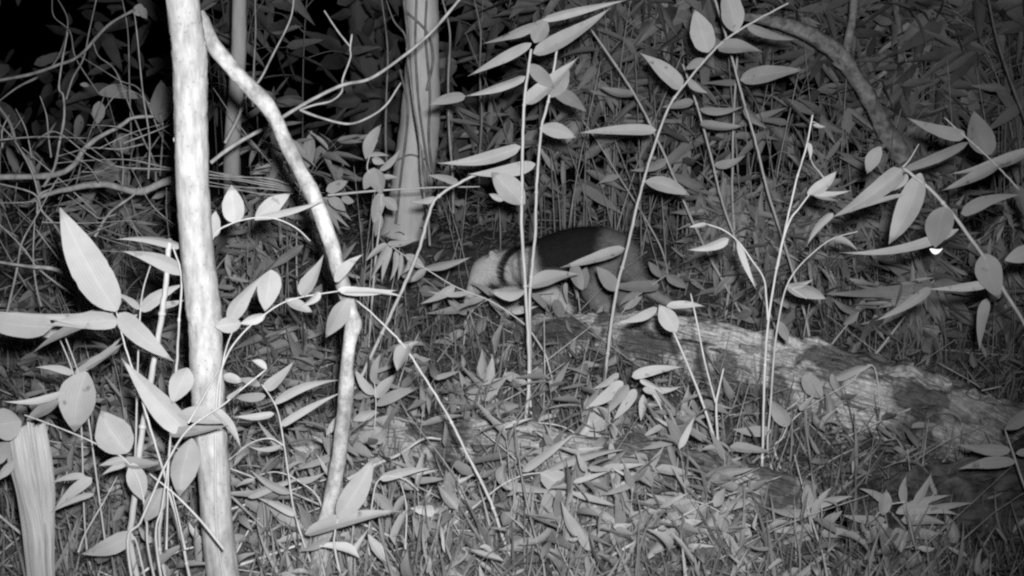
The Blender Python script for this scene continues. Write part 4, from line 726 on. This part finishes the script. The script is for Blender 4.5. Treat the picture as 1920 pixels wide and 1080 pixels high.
plant('small_sprig', 'sprig of dull leaves growing in front of the anteater legs', 'sprig', 3.95, [([(1075, 498), (1085, 560), (1090, 620), (1088, 668)], 3.5), ([(1250, 515), (1190, 560), (1140, 620), (1100, 665)], 3.5)],
  [(1085, 545, 1100, 500, 26, 0, .7), (1040, 562, 1075, 620, 20, 3, .65), (1088, 625, 1060, 585, 26, 0, .6), (1092, 625, 1120, 590, 24, 0, .6), (1236, 536, 1132, 533, 22, -4, .85), (1200, 548, 1160, 575, 12, 0, .7), (1170, 580, 1205, 555, 14, 0, .8), (1090, 650, 1090, 690, 14), (1250, 515, 1290, 540, 18, 0, .7), (1060, 530, 1066, 572, 9, 0, 1.1), (1076, 532, 1082, 562, 8, 0, 1.1), (1120, 640, 1150, 600, 16, 0, .7), (1240, 520, 1215, 490, 14, 0, .8)], nodes=0, seed=71)
plant('small_sprig', 'sprig with upright narrow leaves beside the left end of the pale log', 'sprig', 3.6, [([(930, 640), (925, 690), (920, 740)], 3.5), ([(960, 650), (945, 700), (930, 740)], 3)],
  [(925, 690, 890, 640, 16), (925, 700, 960, 640, 18), (922, 720, 900, 780, 20), (930, 690, 985, 670, 15), (920, 710, 860, 700, 15), (928, 660, 945, 600, 14), (925, 730, 975, 740, 20)], nodes=0, seed=72)
plant('bamboo_shoot', 'clump of upright leaves between the two thin canes and the sunken log', 'bamboo', 3.1, [([(905, 700), (900, 740), (890, 800)], 4), ([(950, 690), (930, 740), (900, 800)], 3.5)],
  [(900, 745, 925, 665, 24, 4), (905, 750, 960, 700, 22), (895, 750, 860, 690, 20), (900, 760, 830, 745, 20, -4), (905, 770, 975, 760, 24, -4), (895, 790, 850, 800, 20), (900, 720, 905, 650, 18), (945, 700, 990, 720, 18), (890, 780, 940, 800, 24)], nodes=0, seed=73)
plant('broadleaf_vine', 'dim vine with big folded leaves in the dark left of the pale trunk', 'vine', 4.6, [([(175, 240), (215, 180), (250, 172), (290, 205), (305, 235), (300, 330)], 3.5)],
  [(185, 175, 262, 185, 26, -9, .8), (300, 230, 302, 150, 42, 0, .75), (186, 190, 184, 232, 22, 0, .8), (225, 250, 245, 290, 38, 0, .65), (150, 215, 140, 265, 16, 0, .7), (205, 300, 195, 350, 42, 0, .8), (225, 310, 240, 352, 26, 0, .7), (150, 158, 170, 160, 8), (290, 205, 325, 160, 26, 0, .6), (255, 10, 268, 30, 22, 0, 1.), (262, 14, 276, 36, 16, 0, 1.)], root=False, nodes=0, seed=74, leafmat='fill')
plant('small_sprig', 'leafy sprig low between the leaning stem and the long slanting cane', 'sprig', 2.75, [([(700, 700), (705, 760), (700, 860)], 3.5)],
  [(702, 740, 665, 690, 18), (703, 745, 745, 700, 22), (705, 760, 790, 725, 20, -4), (704, 770, 660, 790, 18), (705, 790, 760, 800, 22), (702, 720, 715, 660, 16), (702, 810, 665, 845, 20), (704, 800, 730, 850, 18)], nodes=0, seed=75)
def white_tip():     # a small leaf tip in a near-white tone
    mb = MB(); b = np.array(P(1743, 467, 2.1)); t = np.array(P(1768, 465, 2.1)); leaves(mb, b, t, 10 * mpp(2.1), (P(0, 0, 0) - P(1755, 466, 2.1)), np.array(P(1755, 472, 2.1)) - np.array(P(1755, 466, 2.1)), fold=.1, droop=0, seed=5)
    m = mat('white_leaf_tip', .82, .9, 30, rough=.4, bump=.1); o = mb.build('leaf_scrap', m); tag(o, 'small white leaf scrap caught under a drooping leaf at the right', 'leaf')
white_tip()

# ------------------------------------------------------------------ vines and the tangle of dead twigs at the upper left
def twig(label, Y, pts, w, cat='twig', name='dead_twig', tone=.9, group=None, seed=0, root=False, subs=()):
    return plant(name, label, cat, Y, [(pts, w)] + list(subs), [], group, tone, 0, root, 'twig', seed)
twig('long smooth vine sweeping up right from the pale trunk across the grey tree', 3.3, [(867, -8), (838, 35), (800, 70), (740, 112), (690, 140), (640, 165), (600, 185), (560, 207), (510, 232), (440, 270), (395, 305)], (6, 9), 'vine', 'hanging_vine', 1.25, subs=[([(752, 155), (720, 192), (690, 222), (650, 235), (600, 225), (562, 206)], (4, 6)), ([(660, 64), (658, 90), (655, 115), (645, 145), (632, 172), (615, 195), (590, 204), (563, 206)], (3.5, 5)), ([(608, 20), (630, 52), (657, 88)], (3, 4))], seed=61)
twig('thin vine dropping from the top edge behind the leaning stem', 3.5, [(552, -8), (538, 42), (510, 100), (482, 145), (463, 182), (445, 228), (422, 268)], 7, 'vine', 'hanging_vine', 1.1, seed=62)
twig('straight thin hanging vine right of the slender trunk', 4.3, [(478, -8), (476, 60), (476, 140), (474, 200)], 5, 'vine', 'hanging_vine', .9, seed=63)
twig('very thin straight stem slanting behind the leaning stem', 3.8, [(400, 165), (440, 232), (500, 300), (560, 352), (605, 402)], 3.5, tone=.9, seed=64)
twig('thick hanging vine just right of the grey tree', 4.6, [(828, -8), (838, 60), (842, 150), (845, 240), (848, 330), (850, 400)], 7, 'vine', 'hanging_vine', .95, seed=65)
twig('pale vine climbing slantwise over the front of the grey tree', 4.3, [(762, 90), (775, 190), (785, 260), (795, 330), (802, 400), (806, 460)], 6, 'vine', 'hanging_vine', 1.0, seed=66)
twig('thin vine hanging left of the grey tree', 4.8, [(715, -8), (722, 90), (724, 180), (722, 270), (730, 350)], 6, 'vine', 'hanging_vine', .7, seed=67)
twig('forked thin vine above the long sweeping vine', 4.9, [(724, 0), (735, 40), (755, 65), (765, 110)], 5, 'vine', 'hanging_vine', .8, seed=68)
twig('thin vine hanging to the right of the thick vine near the top', 4.7, [(888, -8), (895, 60), (900, 130), (903, 220), (898, 300)], 5, 'vine', 'hanging_vine', .7, seed=69)
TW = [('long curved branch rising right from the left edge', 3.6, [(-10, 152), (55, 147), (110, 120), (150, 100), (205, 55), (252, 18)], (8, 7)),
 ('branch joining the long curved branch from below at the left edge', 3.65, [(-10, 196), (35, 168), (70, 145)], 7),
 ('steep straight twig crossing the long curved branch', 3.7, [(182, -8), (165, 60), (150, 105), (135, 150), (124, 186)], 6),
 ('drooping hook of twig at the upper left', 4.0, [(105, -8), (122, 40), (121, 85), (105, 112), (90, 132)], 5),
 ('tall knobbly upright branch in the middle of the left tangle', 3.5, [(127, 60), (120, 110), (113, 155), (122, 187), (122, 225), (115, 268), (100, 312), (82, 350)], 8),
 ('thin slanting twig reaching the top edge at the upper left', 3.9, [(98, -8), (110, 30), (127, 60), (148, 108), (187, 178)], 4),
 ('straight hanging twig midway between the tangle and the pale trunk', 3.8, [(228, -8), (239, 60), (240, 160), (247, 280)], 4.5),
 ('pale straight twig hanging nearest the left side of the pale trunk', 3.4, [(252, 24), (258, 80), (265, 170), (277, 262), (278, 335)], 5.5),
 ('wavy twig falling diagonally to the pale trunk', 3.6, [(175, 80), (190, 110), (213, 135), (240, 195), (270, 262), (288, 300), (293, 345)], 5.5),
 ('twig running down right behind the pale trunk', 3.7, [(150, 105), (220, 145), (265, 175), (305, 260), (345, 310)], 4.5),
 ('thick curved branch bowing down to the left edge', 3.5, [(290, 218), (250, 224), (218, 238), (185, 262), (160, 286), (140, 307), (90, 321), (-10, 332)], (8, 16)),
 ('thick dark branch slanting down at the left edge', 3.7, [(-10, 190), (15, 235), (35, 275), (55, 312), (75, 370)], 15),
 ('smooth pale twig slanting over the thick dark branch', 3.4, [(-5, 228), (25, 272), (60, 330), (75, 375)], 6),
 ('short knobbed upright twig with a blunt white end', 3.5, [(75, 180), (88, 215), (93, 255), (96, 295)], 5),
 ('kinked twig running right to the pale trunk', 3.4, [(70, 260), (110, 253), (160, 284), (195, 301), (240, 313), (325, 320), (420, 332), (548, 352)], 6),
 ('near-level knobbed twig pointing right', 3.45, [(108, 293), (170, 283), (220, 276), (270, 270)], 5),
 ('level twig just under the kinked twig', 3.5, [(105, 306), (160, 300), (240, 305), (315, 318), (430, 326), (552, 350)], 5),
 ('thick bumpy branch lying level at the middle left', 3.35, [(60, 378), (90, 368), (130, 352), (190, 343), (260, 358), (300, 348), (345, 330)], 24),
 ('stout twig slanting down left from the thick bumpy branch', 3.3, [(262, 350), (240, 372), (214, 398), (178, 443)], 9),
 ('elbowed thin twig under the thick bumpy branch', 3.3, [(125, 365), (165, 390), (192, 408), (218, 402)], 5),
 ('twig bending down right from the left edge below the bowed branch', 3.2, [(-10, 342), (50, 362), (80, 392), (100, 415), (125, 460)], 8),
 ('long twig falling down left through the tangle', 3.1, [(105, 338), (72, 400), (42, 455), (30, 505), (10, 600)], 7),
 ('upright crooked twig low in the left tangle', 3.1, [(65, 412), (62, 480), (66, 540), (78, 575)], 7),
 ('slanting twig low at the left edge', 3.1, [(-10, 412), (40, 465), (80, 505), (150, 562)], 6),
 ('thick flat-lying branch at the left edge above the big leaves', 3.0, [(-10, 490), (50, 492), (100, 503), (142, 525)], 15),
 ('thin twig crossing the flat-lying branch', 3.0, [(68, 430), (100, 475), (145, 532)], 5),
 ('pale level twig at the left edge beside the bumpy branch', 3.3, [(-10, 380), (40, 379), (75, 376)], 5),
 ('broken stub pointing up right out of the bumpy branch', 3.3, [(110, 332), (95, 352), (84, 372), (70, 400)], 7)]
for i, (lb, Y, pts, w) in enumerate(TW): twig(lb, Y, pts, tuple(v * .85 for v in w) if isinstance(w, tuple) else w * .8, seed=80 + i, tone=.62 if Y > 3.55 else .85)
for i in range(78):                              # small crossing twigs too alike to tell apart
    x = random.uniform(-20, 330); y = random.uniform(240, 640); a = random.uniform(0, math.pi); l = random.uniform(60, 190); dx, dy = math.cos(a) * l, math.sin(a) * l
    twig('thin crossing twig in the dark tangle at the left', random.uniform(3.0, 4.2), [(x - dx / 2, y - dy / 2), (x + random.uniform(-8, 8), y + random.uniform(-8, 8)), (x + dx / 2, y + dy / 2)], random.uniform(2.0, 4.0), tone=random.uniform(.45, .95), group='thin crossing twigs of the left tangle', seed=200 + i)
NUM = ['leftmost'] + [q + ' from left' for q in 'second third fourth fifth sixth seventh eighth ninth tenth eleventh twelfth thirteenth fourteenth fifteenth sixteenth seventeenth eighteenth nineteenth twentieth twenty-first twenty-second twenty-third twenty-fourth twenty-fifth twenty-sixth twenty-seventh'.split()]
def order_labels(group, text):
    D = {}
    l = sorted([o for o in COL.objects if o.get('group') == group], key=lambda o: topix(o.location)[0])
    for i, o in enumerate(l):
        x, y, f = topix(o.location); near = sorted(LAND, key=lambda q: math.hypot(q[1] - x, q[2] - y))[0]
        dx, dy = x - near[1], y - near[2]; side = ('right of' if dx > 0 else 'left of') if abs(dx) > abs(dy) else ('below' if dy > 0 else 'above')
        D.setdefault('%s %s %s' % (text if len(l) < 60 else ('upper ' if y < 440 else 'lower ') + text, side, near[0]), []).append(o)
    for t, l in D.items():
        for i, o in enumerate(l): o['label'] = t if len(l) == 1 else t + ', ' + ('rightmost' if i == len(l) - 1 else NUM[min(i, len(NUM) - 1)])
for i in range(5):                               # the bundle of parallel dead stalks seen right of the trunk
    y = 322 + i * 7
    twig('dead stalk in the level bundle just right of the pale trunk', 3.35 + .02 * i, [(385, y - 3), (440, y + 4), (500, y + 14 - i), (552, 350 + i * 3)], 4, 'stalk', 'dead_stalk', .95, 'bundle of dead stalks right of the trunk', seed=300 + i)
twig('thick dead stalk with a pale broken end pointing right at the lower centre', 2.5, [(827, 823), (800, 828), (750, 850), (705, 872), (650, 900)], 10, 'stalk', 'dead_stalk', 1.0, seed=310)
twig('long dead stalk slanting up right across the middle ground', 3.05, [(1060, 680), (1000, 720), (940, 755), (880, 790), (800, 815)], 5, 'stalk', 'dead_stalk', .8, seed=311)
twig('pale level stalk along the bottom of the picture', 2.25, [(852, 994), (920, 1000), (970, 1003), (1020, 1016)], 5, 'stalk', 'dead_stalk', 1.1, seed=312)
twig('short upright pale stalk beside the bright broad leaf', 2.4, [(1098, 868), (1094, 892), (1080, 950), (1064, 1010)], 8, 'stalk', 'dead_stalk', .9, seed=313)
twig('thin dark stem hanging down the right edge near the top', 4.2, [(1852, -8), (1870, 60), (1895, 140), (1925, 230)], 8, 'vine', 'hanging_vine', .6, seed=314)
for i in range(122):                             # bare upright stems of the thicket
    x, y = (random.uniform(1020, 1920), random.uniform(480, 610)) if i < 56 else (random.uniform(640, 1040), random.uniform(500, 780)) if i < 92 else (random.uniform(980, 1560), random.uniform(690, 960))
    g = G(x, y); f = FPX / g.y; h = random.uniform(.25, 1.1) * f * (1 if i < 56 else .55); ln = random.uniform(-.35, .35)
    if blocked(g, h / f, .02): continue
    twig('thin bare stem', g.y, [(x + ln * h, y - h), (x + ln * h * .4, y - h * .5), (x, y)], random.uniform(2.2, 4.2), 'stem', 'bare_stem', random.uniform(.7, 1.2), 'bare stems of the undergrowth', seed=400 + i, root=True)

order_labels('thin crossing twigs of the left tangle', 'thin crossing twig')
order_labels('bare stems of the undergrowth', 'thin bare stem')
for i, o in enumerate(sorted([o for o in COL.objects if o.get('group') == 'bundle of dead stalks right of the trunk'], key=lambda o: -o.location.z)):
    o['label'] = ['topmost', 'second from top', 'middle', 'second from bottom', 'lowest'][i] + ' dead stalk of the level bundle beside the pale trunk'
